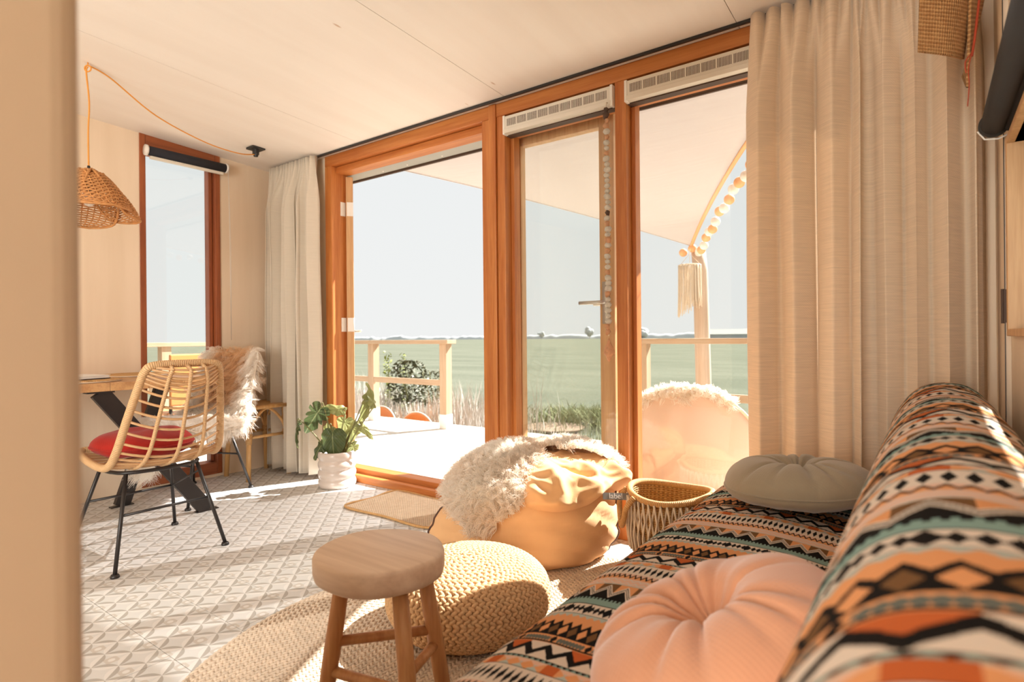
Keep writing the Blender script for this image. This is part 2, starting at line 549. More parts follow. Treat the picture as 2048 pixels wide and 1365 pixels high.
# ------------------------------------------------------------------ mesh helpers
class MB:
    def __init__(s):
        s.v, s.f, s.uv = [], [], []
    def add(s, v, f, uv=None):
        n = len(s.v)
        s.v += [tuple(p) for p in v]
        s.f += [tuple(i + n for i in q) for q in f]
        s.uv += list(uv) if uv is not None else [(p[0], p[1]) for p in v]
        return s
    def box(s, lo, hi, mat=None):
        (a, b, c), (d, e, g) = lo, hi
        v = [(a, b, c), (d, b, c), (d, e, c), (a, e, c), (a, b, g), (d, b, g), (d, e, g), (a, e, g)]
        if mat is not None:
            v = [tuple(mat @ Vector(p)) for p in v]
        return s.add(v, [(0, 3, 2, 1), (4, 5, 6, 7), (0, 1, 5, 4), (1, 2, 6, 5), (2, 3, 7, 6), (3, 0, 4, 7)])
    def bar(s, p, q, w, h, upv=(0, 0, 1)):
        """rectangular bar from p to q: w across, h along upv"""
        p, q = Vector(p), Vector(q)
        d = q - p
        L = d.length
        d.normalize()
        side = d.cross(Vector(upv)).normalized()
        up = side.cross(d)
        mt = Matrix((( d.x, side.x, up.x, p.x), (d.y, side.y, up.y, p.y), (d.z, side.z, up.z, p.z), (0, 0, 0, 1)))
        return s.box((0, -w / 2, -h / 2), (L, w / 2, h / 2), mt)
    def tube(s, pts, r, n=8, closed=False, cap=True, flat=1.0):
        P = [Vector(p) for p in pts]
        k = len(P)
        rr = r if isinstance(r, (list, tuple)) else [r] * k
        base = len(s.v)
        T = []
        for i in range(k):
            a = P[(i - 1) % k] if (closed or i > 0) else P[i]
            b = P[(i + 1) % k] if (closed or i < k - 1) else P[i]
            t = (b - a)
            T.append(t.normalized() if t.length > 1e-9 else Vector((0, 0, 1)))
        ref = Vector((0, 0, 1)) if abs(T[0].z) < 0.9 else Vector((1, 0, 0))
        N = (ref - T[0] * ref.dot(T[0])).normalized()
        L = 0
        for i in range(k):
            if i:
                N = (N - T[i] * N.dot(T[i]))
                N = N.normalized() if N.length > 1e-6 else T[i].orthogonal().normalized()
                L += (P[i] - P[i - 1]).length
            B = T[i].cross(N)
            for j in range(n):
                a = 2 * pi * j / n
                s.v.append(tuple(P[i] + N * (rr[i] * math.cos(a)) + B * (rr[i] * math.sin(a) * flat)))
                s.uv.append((L, j / n))
        m = k if closed else k - 1
        for i in range(m):
            for j in range(n):
                a, b = base + i * n + j, base + i * n + (j + 1) % n
                c, d = base + ((i + 1) % k) * n + (j + 1) % n, base + ((i + 1) % k) * n + j
                s.f.append((a, b, c, d))
        if cap and not closed:
            s.f.append(tuple(base + j for j in reversed(range(n))))
            s.f.append(tuple(base + (k - 1) * n + j for j in range(n)))
        return s
    def lathe(s, prof, n=32, c=(0, 0, 0), fn=None, sx=1.0, sy=1.0):
        base = len(s.v)
        L = 0
        for i, (r, z) in enumerate(prof):
            if i: L += math.hypot(r - prof[i - 1][0], z - prof[i - 1][1])
            for j in range(n):
                a = 2 * pi * j / n
                p = Vector((r * math.cos(a) * sx, r * math.sin(a) * sy, z))
                if fn: p = fn(p, a, i)
                s.v.append((p.x + c[0], p.y + c[1], p.z + c[2]))
                s.uv.append((a * 0.3, L))
        for i in range(len(prof) - 1):
            for j in range(n):
                a, b = base + i * n + j, base + i * n + (j + 1) % n
                s.f.append((a, b, b + n, a + n))
        if prof[0][0] > 1e-6: s.f.append(tuple(base + j for j in reversed(range(n))))
        if prof[-1][0] > 1e-6: s.f.append(tuple(base + (len(prof) - 1) * n + j for j in range(n)))
        return s
    def grid(s, fn, nu, nv, uvfn=None, closed_u=False):
        base = len(s.v)
        for j in range(nv + 1):
            for i in range(nu + (0 if closed_u else 1)):
                u, v = i / nu, j / nv
                s.v.append(tuple(fn(u, v)))
                s.uv.append(uvfn(u, v) if uvfn else (u, v))
        w = nu if closed_u else nu + 1
        for j in range(nv):
            for i in range(nu):
                a = base + j * w + i
                b = base + j * w + (i + 1) % w
                s.f.append((a, b, b + w, a + w))
        return s
    def ball(s, c, r, nu=8, nv=6, mat=None):
        prof = [(math.sin(pi * k / nv), -math.cos(pi * k / nv)) for k in range(nv + 1)]
        base = len(s.v)
        r = r if isinstance(r, (tuple, list)) else (r, r, r)
        for q, z in prof:
            for j in range(nu):
                a = 2 * pi * j / nu
                p = Vector((q * math.cos(a) * r[0], q * math.sin(a) * r[1], z * r[2]))
                if mat is not None: p = mat @ p
                s.v.append((p.x + c[0], p.y + c[1], p.z + c[2]))
                s.uv.append((j / nu, z))
        for i in range(nv):
            for j in range(nu):
                a, b = base + i * nu + j, base + i * nu + (j + 1) % nu
                s.f.append((a, b, b + nu, a + nu))
        return s
    def mesh(s, name, smooth=True):
        me = bpy.data.meshes.new(name)
        me.from_pydata(s.v, [], s.f)
        uvl = me.uv_layers.new(name='UVMap')
        li = np.empty(len(me.loops), dtype=np.int32)
        me.loops.foreach_get('vertex_index', li)
        uvl.data.foreach_set('uv', np.array(s.uv, dtype=np.float32)[li].ravel())
        me.polygons.foreach_set('use_smooth', [smooth] * len(me.polygons))
        me.validate()
        return me
    def build(s, name, mat, parent=None, smooth=True, bevel=0.0, seg=2, weld=False, angle=None):
        me = s.mesh(name, smooth)
        return link(name, me, mat, parent, bevel, seg, weld, angle)

def link(name, me, mat, parent=None, bevel=0.0, seg=2, weld=False, angle=None):
    if mat is not None and len(me.materials) == 0: me.materials.append(mat)
    o = bpy.data.objects.new(name, me)
    COL.objects.link(o)
    if parent is not None: o.parent = parent
    if weld:
        w = o.modifiers.new('weld', 'WELD'); w.merge_threshold = 1e-5
    if bevel:
        b = o.modifiers.new('bevel', 'BEVEL'); b.width = bevel; b.segments = seg
        b.limit_method = 'ANGLE'; b.angle_limit = 0.6
    return o

def thing(name, label, cat, loc=(0, 0, 0), rz=0.0, group=None):
    o = bpy.data.objects.new(name, None)
    COL.objects.link(o)
    o.empty_display_size = 0.1
    o.location = loc
    o.rotation_euler = (0, 0, rz)
    return tag(o, label, cat, group)
def tag(o, label, cat, group=None):
    o['label'] = label
    o['category'] = cat
    if group: o['group'] = group
    return o
def struct(o, label=None):
    o['kind'] = 'structure'
    if label: o['label'] = label
    return o
def root(name, label=None, loc=(0, 0, 0)):
    o = bpy.data.objects.new(name, None)
    COL.objects.link(o)
    o.location = loc
    return struct(o, label)
def copy_tree(o, parent=None, **props):
    c = o.copy()
    COL.objects.link(c)
    c.parent = parent
    for k, v in props.items(): c[k] = v
    for ch in list(o.children): copy_tree(ch, c)
    return c
def boxo(name, lo, hi, mat, parent=None, bevel=0.0, seg=2):
    return MB().box(lo, hi).build(name, mat, parent, smooth=False, bevel=bevel, seg=seg)

def smoothf(a, b, x):
    t = max(0, min(1, (x - a) / (b - a)))
    return t * t * (3 - 2 * t)

def spline(P, n=8, closed=False):
    """Catmull-Rom through the points"""
    P = [Vector(p) for p in P]
    k = len(P)
    out = []
    for i in range(k if closed else k - 1):
        p0 = P[(i - 1) % k] if closed or i > 0 else P[0]
        p1, p2 = P[i], P[(i + 1) % k]
        p3 = P[(i + 2) % k] if closed or i < k - 2 else P[-1]
        for j in range(n):
            t = j / n
            out.append(0.5 * ((2 * p1) + (p2 - p0) * t + (2 * p0 - 5 * p1 + 4 * p2 - p3) * t * t + (3 * p1 - p0 - 3 * p2 + p3) * t ** 3))
    if not closed: out.append(P[-1])
    return out

def fur(name, mb, n, length, radius, parent, mat, tint, droop=0.5, curl=0.0, jitter=0.5, seg=5, clump=0, world=None):
    """wool strands as real hair curves, rooted evenly over the hide"""
    V = np.array(mb.v, dtype=float)
    tris = []
    for f in mb.f:
        for k in range(1, len(f) - 1): tris.append((f[0], f[k], f[k + 1]))
    T = np.array(tris)
    e1, e2 = V[T[:, 1]] - V[T[:, 0]], V[T[:, 2]] - V[T[:, 0]]
    cr = np.cross(e1, e2)
    ar = np.linalg.norm(cr, axis=1)
    vn = np.zeros_like(V)
    for k in range(3): np.add.at(vn, T[:, k], cr)
    vn /= (np.linalg.norm(vn, axis=1, keepdims=True) + 1e-12)
    idx = NR.choice(len(T), n, p=ar / ar.sum())
    a, b = NR.random(n), NR.random(n)
    sw = a + b > 1
    a[sw], b[sw] = 1 - a[sw], 1 - b[sw]
    c = 1 - a - b
    t = T[idx]
    P = V[t[:, 0]] * c[:, None] + V[t[:, 1]] * a[:, None] + V[t[:, 2]] * b[:, None]
    N = vn[t[:, 0]] * c[:, None] + vn[t[:, 1]] * a[:, None] + vn[t[:, 2]] * b[:, None]
    N /= np.linalg.norm(N, axis=1, keepdims=True) + 1e-12
    D = N + NR.normal(0, jitter, (n, 3))
    D /= np.linalg.norm(D, axis=1, keepdims=True)
    Ls = length * NR.uniform(0.6, 1.15, n)
    if clump:
        ci = NR.choice(n, clump, replace=False)
        CP, CD = P[ci], D[ci]
        near = np.empty(n, dtype=int)
        for i0 in range(0, n, 2000):
            d2 = ((P[i0:i0 + 2000, None, :] - CP[None]) ** 2).sum(2)
            near[i0:i0 + 2000] = d2.argmin(1)
        tip = CP[near] + CD[near] * (Ls[:, None])
    pts = np.zeros((n, seg, 3))
    ph = NR.uniform(0, 2 * pi, n)
    if clump: ph = ph[near] * 1.0 + NR.normal(0, 0.4, n)
    s1 = np.cross(D, np.array([0.3, 0.5, 0.8])); s1 /= np.linalg.norm(s1, axis=1, keepdims=True) + 1e-9
    s2 = np.cross(D, s1)
    for k in range(seg):
        q = k / (seg - 1)
        p = P + D * (Ls * q)[:, None]
        p[:, 2] -= droop * Ls * q * q
        if clump:
            w = 0.75 * q
            tp = CP[near] + CD[near] * (Ls * q)[:, None]
            tp[:, 2] -= droop * Ls * q * q
            p = p * (1 - w) + tp * w
        if curl:
            ang = ph + q * 7.0
            p += (s1 * np.cos(ang)[:, None] + s2 * np.sin(ang)[:, None]) * (curl * q)
        pts[:, k] = p
    h = bpy.data.hair_curves.new(name)
    h.add_curves([seg] * n)
    h.attributes['position'].data.foreach_set('vector', pts.reshape(-1).astype(np.float32))
    ra = h.attributes.get('radius') or h.attributes.new('radius', 'FLOAT', 'POINT')
    rad = np.tile(np.linspace(radius, radius * 0.35, seg), n)
    ra.data.foreach_set('value', rad.astype(np.float32))
    ta = h.attributes.new('tint', 'FLOAT', 'CURVE')
    tv = np.array([tint(Vector(p)) for p in P]) + NR.normal(0, 0.08, n)
    ta.data.foreach_set('value', np.clip(tv, 0, 1).astype(np.float32))
    h.materials.append(mat)
    o = bpy.data.objects.new(name, h)
    COL.objects.link(o)
    o.parent = parent
    o['kind'] = 'stuff'
    return o

# ------------------------------------------------------------------ room shell
YW, XB, XR, YF = 2.575, -4.19, 0.196, -2.75
def cz(y): return 2.30 + (YW - y) * 0.055
floor = struct(boxo('floor', (XB - 0.12, YF - 0.1, -0.08), (XR + 0.12, YW + 0.10, -0.004), M['joint']), 'pale vinyl floor printed with a petal pattern')
TL, TW = 0.648, 0.216
tile_me = MB().box((0, 0, -0.0035), (TL - 0.0022, TW - 0.0022, 0.0)).mesh('tile', False)
tile_me.materials.append(M['floor'])
row = 0
y0 = 0.82 - TW * 16
while y0 < YW:
    x0 = XB - (0.324 if row % 2 else 0.0)
    while x0 < XR:
        lo, hi = max(x0, XB), min(x0 + TL, XR)
        yl = max(y0, YF)
        yh = min(y0 + TW, YW)
        if hi - lo > 0.02 and yh - yl > 0.01:
            t = link('tile', tile_me, None, floor)
            t.location = (lo, yl, 0)
            t.scale = ((hi - lo) / TL, (yh - yl) / TW, 1)
        x0 += TL
    y0 += TW
    row += 1

# end wall with the tall narrow window
W1A, W1B = 1.615, 2.142
mb = MB()
mb.box((XB - 0.12, YF - 0.1, 0), (XB, W1A, 2.75))
mb.box((XB - 0.12, W1B, 0), (XB, YW + 0.12, 2.75))
mb.box((XB - 0.12, W1A, 2.42), (XB, W1B, 2.75))
mb.box((XB - 0.12, W1A, 0), (XB, W1B, 0.02))
struct(mb.build('wall_back', M['ply_wall'], smooth=False), 'plywood end wall behind the dining table')
w1 = root('window_1', 'tall narrow red-brown framed window in the plywood end wall')
boxo('jamb', (XB - 0.11, W1A, 0.02), (XB + 0.008, W1A + 0.036, 2.42), M['red_z'], w1, 0.003)
boxo('jamb', (XB - 0.11, W1B - 0.036, 0.02), (XB + 0.008, W1B, 2.42), M['red_z'], w1, 0.003)
boxo('sash', (XB - 0.09, W1B - 0.066, 0.11), (XB - 0.03, W1B - 0.040, 2.26), M['red_z'], w1, 0.002)
boxo('header', (XB - 0.11, W1A + 0.036, 2.24), (XB + 0.006, W1B - 0.036, 2.42), M['red_y'], w1, 0.003)
boxo('sill', (XB - 0.11, W1A + 0.036, 0.02), (XB + 0.008, W1B - 0.036, 0.105), M['red_y'], w1, 0.003)
boxo('pane', (XB - 0.072, W1A + 0.036, 0.105), (XB - 0.067, W1B - 0.05, 2.24), M['glass'], w1)

# window wall: plywood ends and head
WXL, WXR = -3.525, -0.06
mb = MB()
mb.box((XB - 0.12, YW, 0), (WXL, YW + 0.13, 2.6))
mb.box((WXR, YW, 0), (XR + 0.12, YW + 0.13, 2.6))
mb.box((WXL, YW + 0.02, 2.285), (WXR, YW + 0.13, 2.6))
struct(mb.build('wall_window', M['ply_wall'], smooth=False), 'plywood wall holding the terrace doors')

fr = root('trim_1', 'orange pine frame round the glazed terrace front')
def fx(n, lo, hi, par, mat='pine_x', bev=0.004): return boxo(n, lo, hi, M[mat], par, bev)
Y0, Y1 = YW - 0.012, YW + 0.13
fx('head_beam', (WXL, Y0, 2.225), (WXR, Y1, 2.30), fr)
fx('jamb', (WXL, Y0, 0), (WXL + 0.075, Y1, 2.225), fr, 'pine_z')
fx('jamb', (WXR - 0.07, Y0, 0), (WXR, Y1, 2.225), fr, 'pine_z')
# post between door and windows: two posts and a cover strip
fx('post', (-2.068, Y0, 0), (-2.012, Y1, 2.225), fr, 'pine_z')
fx('cover_strip', (-2.010, Y0 - 0.012, 0), (-1.962, Y1, 2.298), fr, 'pine_z')
fx('post', (-1.960, Y0, 0), (-1.905, Y1, 2.225), fr, 'pine_z')
fx('post', (-1.236, Y0, 0), (-1.178, Y1, 2.225), fr, 'pine_z')
fx('threshold', (WXL + 0.075, Y0, 0.0), (-2.068, YW + 0.05, 0.048), fr)
fx('threshold', (WXL + 0.075, YW + 0.052, 0.0), (-2.068, Y1 + 0.02, 0.078), fr)
for a, b in ((-1.905, -1.236), (-1.178, WXR - 0.07)):
    fx('bottom_rail', (a, Y0, 0.0), (b, YW + 0.05, 0.055), fr)
    fx('bottom_rail', (a, YW + 0.052, 0.0), (b, Y1, 0.10), fr)
fx('lintel', (WXL + 0.075, YW + 0.03, 2.178), (-2.068, Y1, 2.224), fr)

def fixed_window(name, a, b, label):
    w = root(name, label)
    fx('bead', (a, YW + 0.045, 0.10), (a + 0.022, YW + 0.10, 2.12), w, 'pine_z', 0.002)
    fx('bead', (b - 0.022, YW + 0.045, 0.10), (b, YW + 0.10, 2.12), w, 'pine_z', 0.002)
    fx('top_rail', (a, YW + 0.03, 2.12), (b, YW + 0.10, 2.224), w, 'pine_x', 0.002)
    boxo('pane', (a + 0.01, YW + 0.07, 0.09), (b - 0.01, YW + 0.075, 2.125), M['glass'], w)
    return w
fixed_window('window_2', -1.905, -1.236, 'fixed window between the open door and the bead garland')
fixed_window('window_3', -1.178, WXR - 0.07, 'fixed window beside the long sand curtain')

# double glazed doors folded outwards
def leaf_parts(par, w, zt, hinge_side_first=True):
    """local: x along the leaf from the hinge, y thickness, z up"""
    T = 0.05
    z0 = 0.085
    l = MB()
    l.box((0, 0, z0), (0.085, T, zt)).box((w - 0.085, 0, z0), (w, T, zt))
    l.box((0.085, 0, zt - 0.10), (w - 0.085, T, zt)).box((0.085, 0, z0), (w - 0.085, T, z0 + 0.12))
    lf = l.build('leaf_frame', M['pine_pale'], par, False, 0.003)
    boxo('pane', (0.075, 0.022, z0 + 0.11), (w - 0.075, 0.027, zt - 0.09), M['glass'], par)
    return lf
def lever(par, x, z, y, sgn, dirx):
    h = MB()
    h.box((x - 0.02, y if sgn > 0 else y - 0.008, z - 0.11), (x + 0.02, y + 0.008 if sgn > 0 else y, z + 0.11))
    h.tube([(x, y, z), (x, y + sgn * 0.05, z), (x + dirx * 0.02, y + sgn * 0.056, z), (x + dirx * 0.13, y + sgn * 0.056, z)], 0.010, 10)
    return h.build('door_handle', M['steel'], par)
d1 = root('door_1', 'open glazed pine double door to the terrace')
LH = Vector((-3.415, YW + 0.105, 0))
leafA = bpy.data.objects.new('leaf', None); COL.objects.link(leafA); leafA.parent = d1
leafA.location = LH + Vector((0.02, 0.03, 0)); leafA.rotation_euler = (0, 0, math.radians(142))
leaf_parts(leafA, 0.66, 2.165)
lever(leafA, 0.61, 1.05, 0.0, -1, -1)
for z in (1.93, 1.09, 0.30):
    h = MB()
    h.box((WXL + 0.0755, YW + 0.065, z - 0.05), (WXL + 0.079, YW + 0.104, z + 0.05))
    h.tube([(-3.436, YW + 0.112, z - 0.052), (-3.436, YW + 0.112, z + 0.052)], 0.008, 10)
    c, s_ = math.cos(math.radians(142)), math.sin(math.radians(142))
    mt = Matrix.Translation(leafA.location) @ Matrix.Rotation(math.radians(142), 4, 'Z')
    h.box((-0.004, -0.0, z - 0.05), (0.0, 0.045, z + 0.05), mt)
    h.build('hinge', M['white'], d1, False)
leafB = bpy.data.objects.new('leaf', None); COL.objects.link(leafB); leafB.parent = d1
leafB.location = (-1.992, YW + 0.142, 0)
leaf_parts(leafB, 0.672, 2.19)
lever(leafB, 0.625, 1.165, 0.05, 1, -1)
lever(leafB, 0.625, 1.165, 0.0, -1, -1)

# outside head strip over the doors, with its screws
so = root('trim_2', 'grey strip over the terrace doors outside')
boxo('soffit_board', (WXL - 0.2, Y1 + 0.003, 2.20), (0.2, Y1 + 0.16, 2.225), M['grey'], so, 0.002)
boxo('edge_strip', (WXL - 0.2, Y1 + 0.16, 2.185), (0.2, Y1 + 0.175, 2.24), M['brown'], so, 0.002)
for x in (-3.2, -2.95, -2.62, -2.25):
    MB().lathe([(0, 2.1985), (0.006, 2.1985), (0.006, 2.20)], 10, (x, Y1 + 0.12, 0)).build('screw', M['white'], so)

# ceiling of whitewashed plywood sheets
ceil = root('ceiling', 'whitewashed plywood ceiling')
def ceil_panel(x0, x1, ya, yb):
    g = 0.0015
    t = 0.018
    v = [(x0 + g, ya + g, cz(ya)), (x1 - g, ya + g, cz(ya)), (x1 - g, yb - g, cz(yb)), (x0 + g, yb - g, cz(yb))]
    v += [(a, b, c + t) for a, b, c in v]
    MB().add(v, [(0, 1, 2, 3), (7, 6, 5, 4), (0, 4, 5, 1), (1, 5, 6, 2), (2, 6, 7, 3), (3, 7, 4, 0)]).build('ceiling_panel', M['ply_ceil'], ceil, False)
xs = [XB - 0.02, -3.09, -1.87, -0.65, XR + 0.02]
for a, b in zip(xs[:-1], xs[1:]):
    ceil_panel(a, b, YF - 0.02, 0.14)
    ceil_panel(a, b, 0.14, YW + 0.01)
v = []
for z0 in (0.018, 0.2):
    v += [(XB - 0.2, YF - 0.1, cz(YF) + z0), (XR + 0.2, YF - 0.1, cz(YF) + z0), (XR + 0.2, YW + 0.13, cz(YW) + z0), (XB - 0.2, YW + 0.13, cz(YW) + z0)]
MB().add(v, [(0, 1, 2, 3), (7, 6, 5, 4), (0, 4, 5, 1), (1, 5, 6, 2), (2, 6, 7, 3), (3, 7, 4, 0)]).build('roof_deck', M['brown'], ceil, False)

# wall behind the sofa with its low wide window in a plywood box
WRA, WRB, WRL, WRT = 0.20, 2.18, 1.0, 1.53
mb = MB()
W6A, W6B, W6L, W6T = -2.42, -0.48, 0.86, 2.14
mb.box((XR, YF - 0.1, 0), (XR + 0.16, W6A, 2.75))
mb.box((XR, W6B, 0), (XR + 0.16, WRA, 2.75))
mb.box((XR, W6A, 0), (XR + 0.16, W6B, W6L))
mb.box((XR, W6A, W6T), (XR + 0.16, W6B, 2.85))
mb.box((XR, WRB, 0), (XR + 0.16, YW + 0.0, 2.75))
mb.box((XR, WRA, 0), (XR + 0.16, WRB, WRL))
mb.box((XR, WRA, WRT), (XR + 0.16, WRB, 2.75))
struct(mb.build('wall_right', M['ply_wall'], smooth=False), 'plywood wall behind the sofa')
w4 = root('window_4', 'low window lined with plywood behind the sofa')
for lo, hi in (((XR - 0.018, WRB - 0.02, WRL - 0.02), (XR + 0.12, WRB + 0.012, WRT + 0.02)), ((XR - 0.018, WRA - 0.012, WRL - 0.02), (XR + 0.12, WRA + 0.02, WRT + 0.02))):
    boxo('lining', lo, hi, M['pine_pale'], w4, 0.002)
for z in (WRL - 0.02, WRT):
    boxo('lining', (XR - 0.018, WRA + 0.02, z), (XR + 0.12, WRB - 0.02, z + 0.02), M['pine_pale'], w4, 0.002)
boxo('added_sun_lip', (XR + 0.121, WRA, WRT - 0.06), (XR + 0.16, WRB, WRT), M['pine_y'], w4)  # unseen lip added outside to cut the sun on the sofa back
boxo('pane', (XR + 0.09, WRA + 0.02, WRL), (XR + 0.095, WRB - 0.02, WRT), M['glass'], w4)
w6 = root('added_window_6')  # unseen window added so the side fill lamp can shine in
boxo('jamb', (XR - 0.01, W6A, W6L), (XR + 0.12, W6A + 0.05, W6T), M['pine_z'], w6, 0.003)
boxo('jamb', (XR - 0.01, W6B - 0.05, W6L), (XR + 0.12, W6B, W6T), M['pine_z'], w6, 0.003)
boxo('sill', (XR - 0.02, W6A + 0.05, W6L), (XR + 0.12, W6B - 0.05, W6L + 0.04), M['pine_y'], w6, 0.003)
boxo('header', (XR - 0.01, W6A + 0.05, W6T - 0.04), (XR + 0.12, W6B - 0.05, W6T), M['pine_y'], w6, 0.003)
boxo('pane', (XR + 0.07, W6A + 0.05, W6L + 0.04), (XR + 0.075, W6B - 0.05, W6T - 0.04), M['glass'], w6)
# narrow cupboard panel with a hinge in the corner by the long curtain
boxo('corner_panel', (XR - 0.014, WRB + 0.10, 0.0), (XR, YW - 0.004, 2.30), M['ply_wall'], w4, 0.001)
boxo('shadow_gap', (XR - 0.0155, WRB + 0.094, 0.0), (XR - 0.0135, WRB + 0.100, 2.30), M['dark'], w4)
hg = MB().box((XR - 0.018, WRB + 0.085, 1.02), (XR - 0.012, WRB + 0.12, 1.12)).tube([(XR - 0.019, WRB + 0.10, 1.018), (XR - 0.019, WRB + 0.10, 1.122)], 0.005, 8)
hg.build('panel_hinge', M['brown'], w4, False)

# front wall behind the photographer, with a window added for the fill lamp
mb = MB()
mb.box((XB - 0.12, YF - 0.12, 0), (XR + 0.12, YF, 0.12))
mb.box((XB - 0.12, YF - 0.12, 2.25), (XR + 0.12, YF, 2.85))
mb.box((XB - 0.12, YF - 0.12, 0.12), (-1.90, YF, 2.25))
mb.box((-0.05, YF - 0.12, 0.12), (XR + 0.12, YF, 2.25))
struct(mb.build('wall_front', M['ply_wall'], smooth=False))
w5 = root('added_window_5')
for x in (-1.90, -1.0, -0.11):
    boxo('mullion', (x, YF - 0.10, 0.12), (x + 0.06, YF + 0.005, 2.25), M['pine_z'], w5, 0.003)
boxo('pane', (-1.90, YF - 0.06, 0.12), (-0.05, YF - 0.055, 2.25), M['glass'], w5)

# partition end close to the camera
pc = (-0.497, 0.158)
struct(boxo('wall_partition', (pc[0] - 0.9, pc[1] - 0.13, 0.0), (pc[0], pc[1], cz(0.1) - 0.002), M['plaster'], bevel=0.022, seg=5), 'pale end of a partition wall close to the camera')

# ------------------------------------------------------------------ outside: terrace, field, far trees
ZD = -0.02
deck = struct(boxo('terrace_base', (-6.6, 2.74, ZD - 0.35), (2.6, 5.0, ZD - 0.03), M['brown']), 'pale boarded terrace outside the doors')
boxo('side_base', (-6.6, -1.0, ZD - 0.35), (-4.34, 2.74, ZD - 0.03), M['brown'], deck)
BW = 0.145
plank = MB().box((0.003, 0, -0.028), (BW - 0.003, 1, 0)).mesh('plank', False)
plank.materials.append(M['deck'])
x = -6.6
k = 0
while x < 2.6:
    p = link('plank', plank, None, deck)
    ya = -1.0 if x + BW < -4.33 else 2.735
    p.location = (x, ya, ZD + R.uniform(-0.002, 0.001))
    p.scale = (1, 5.0 - ya, 1)
    x += BW
    k += 1

ZG = -0.45
m, nt, b = new_mat('pasture')
v = coords(nt, 'Position')
n1 = noise(nt, coords(nt, 'Position', (0.25, 1.0, 1)), 0.6, 5)
n2 = noise(nt, v, 9, 4)
c = mixc(nt, smooth(n1, 0.35, 0.65), (0.072, 0.084, 0.058), (0.106, 0.116, 0.084))
c = mixc(nt, n2 * 0.5, c, (0.236, 0.236, 0.194))
nt.links.new(c, b.inputs['Base Color'])
b.inputs['Roughness'].default_value = 1.0
b.inputs['Specular IOR Level'].default_value = 0.0
bump(nt, b, n2, 0.5, 0.05)
M['lawn'] = m
def field_fn(u, v):
    yy = -30 + (v ** 3) * 500
    xx = (u - 0.5) * (60 + 1100 * v ** 2) - 60 * v
    return (xx, yy, ZG - 0.02 + 0.04 * mnoise.noise(Vector((xx * 0.6, yy * 0.6, 0))))
struct(MB().grid(field_fn, 60, 60).build('field', m), 'flat green pasture reaching to the horizon')

def tuft_field(name, n, area, hmin, hmax, c1, c2, label, wid=0.006, lean=0.25, zf=None):
    """n blades of grass as bent triangles"""
    mb = MB()
    for _ in range(n):
        x, y = area()
        h = R.uniform(hmin, hmax) * (zf(x, y) if zf else 1)
        if h < 0.03: continue
        a = R.uniform(0, 2 * pi)
        dx, dy = math.cos(a), math.sin(a)
        l = R.uniform(0, lean) * h
        b_ = R.uniform(0, 2 * pi)
        lx, ly = math.cos(b_) * l, math.sin(b_) * l
        w = wid * R.uniform(0.6, 1.4)
        z = ZG - 0.03
        mb.add([(x - dx * w, y - dy * w, z), (x + dx * w, y + dy * w, z), (x + lx * 0.4 + dx * w * .8, y + ly * .4 + dy * w * .8, z + h * .6),
                (x + lx * .4 - dx * w * .8, y + ly * .4 - dy * w * .8, z + h * .6), (x + lx, y + ly, z + h)], [(0, 1, 2, 3), (3, 2, 4)],
               [(x, y)] * 5)
    mt, nt, b = new_mat(name)
    nn = noise(nt, coords(nt, 'Position'), 2.2, 3)
    nt.links.new(mixc(nt, smooth(nn, 0.35, 0.65), c1, c2), b.inputs['Base Color'])
    b.inputs['Roughness'].default_value = 0.9
    b.inputs['Specular IOR Level'].default_value = 0.1
    o = mb.build(name, mt)
    o['kind'] = 'stuff'
    o['label'] = label
    o['category'] = 'grass'
    return o
def a_reed():
    while True:
        x, y = R.uniform(-11, -4.3), 5.15 + abs(R.gauss(0, 1.0))
        if not (-6.7 < x < -5.0 and y < 5.95): return x, y
tuft_field('dry_reeds', 9000, a_reed, 0.35, 0.95, (0.50, 0.45, 0.39), (0.64, 0.585, 0.53), 'tall dry silvery grass growing beside the terrace', 0.006, 0.3,
           lambda x, y: max(0.25, min(1.0, (-4.2 - x) * 0.9)) * (0.75 + 0.25 * math.sin(x * 2.1)))
def a_low():
    return R.uniform(-12, 2), R.uniform(5.05, 9.5)
tuft_field('short_grass', 9000, a_low, 0.06, 0.20, (0.198, 0.228, 0.106), (0.319, 0.327, 0.205), 'short green grass between terrace and pasture', 0.007, 0.5)
def a_lush():
    return R.gauss(-4.05, 0.62), R.gauss(8.5, 0.30)
tuft_field('lush_grass', 4500, a_lush, 0.12, 0.34, (0.167, 0.190, 0.076), (0.289, 0.296, 0.167), 'clump of lush green grass beyond the round brown mat', 0.009, 1.3)

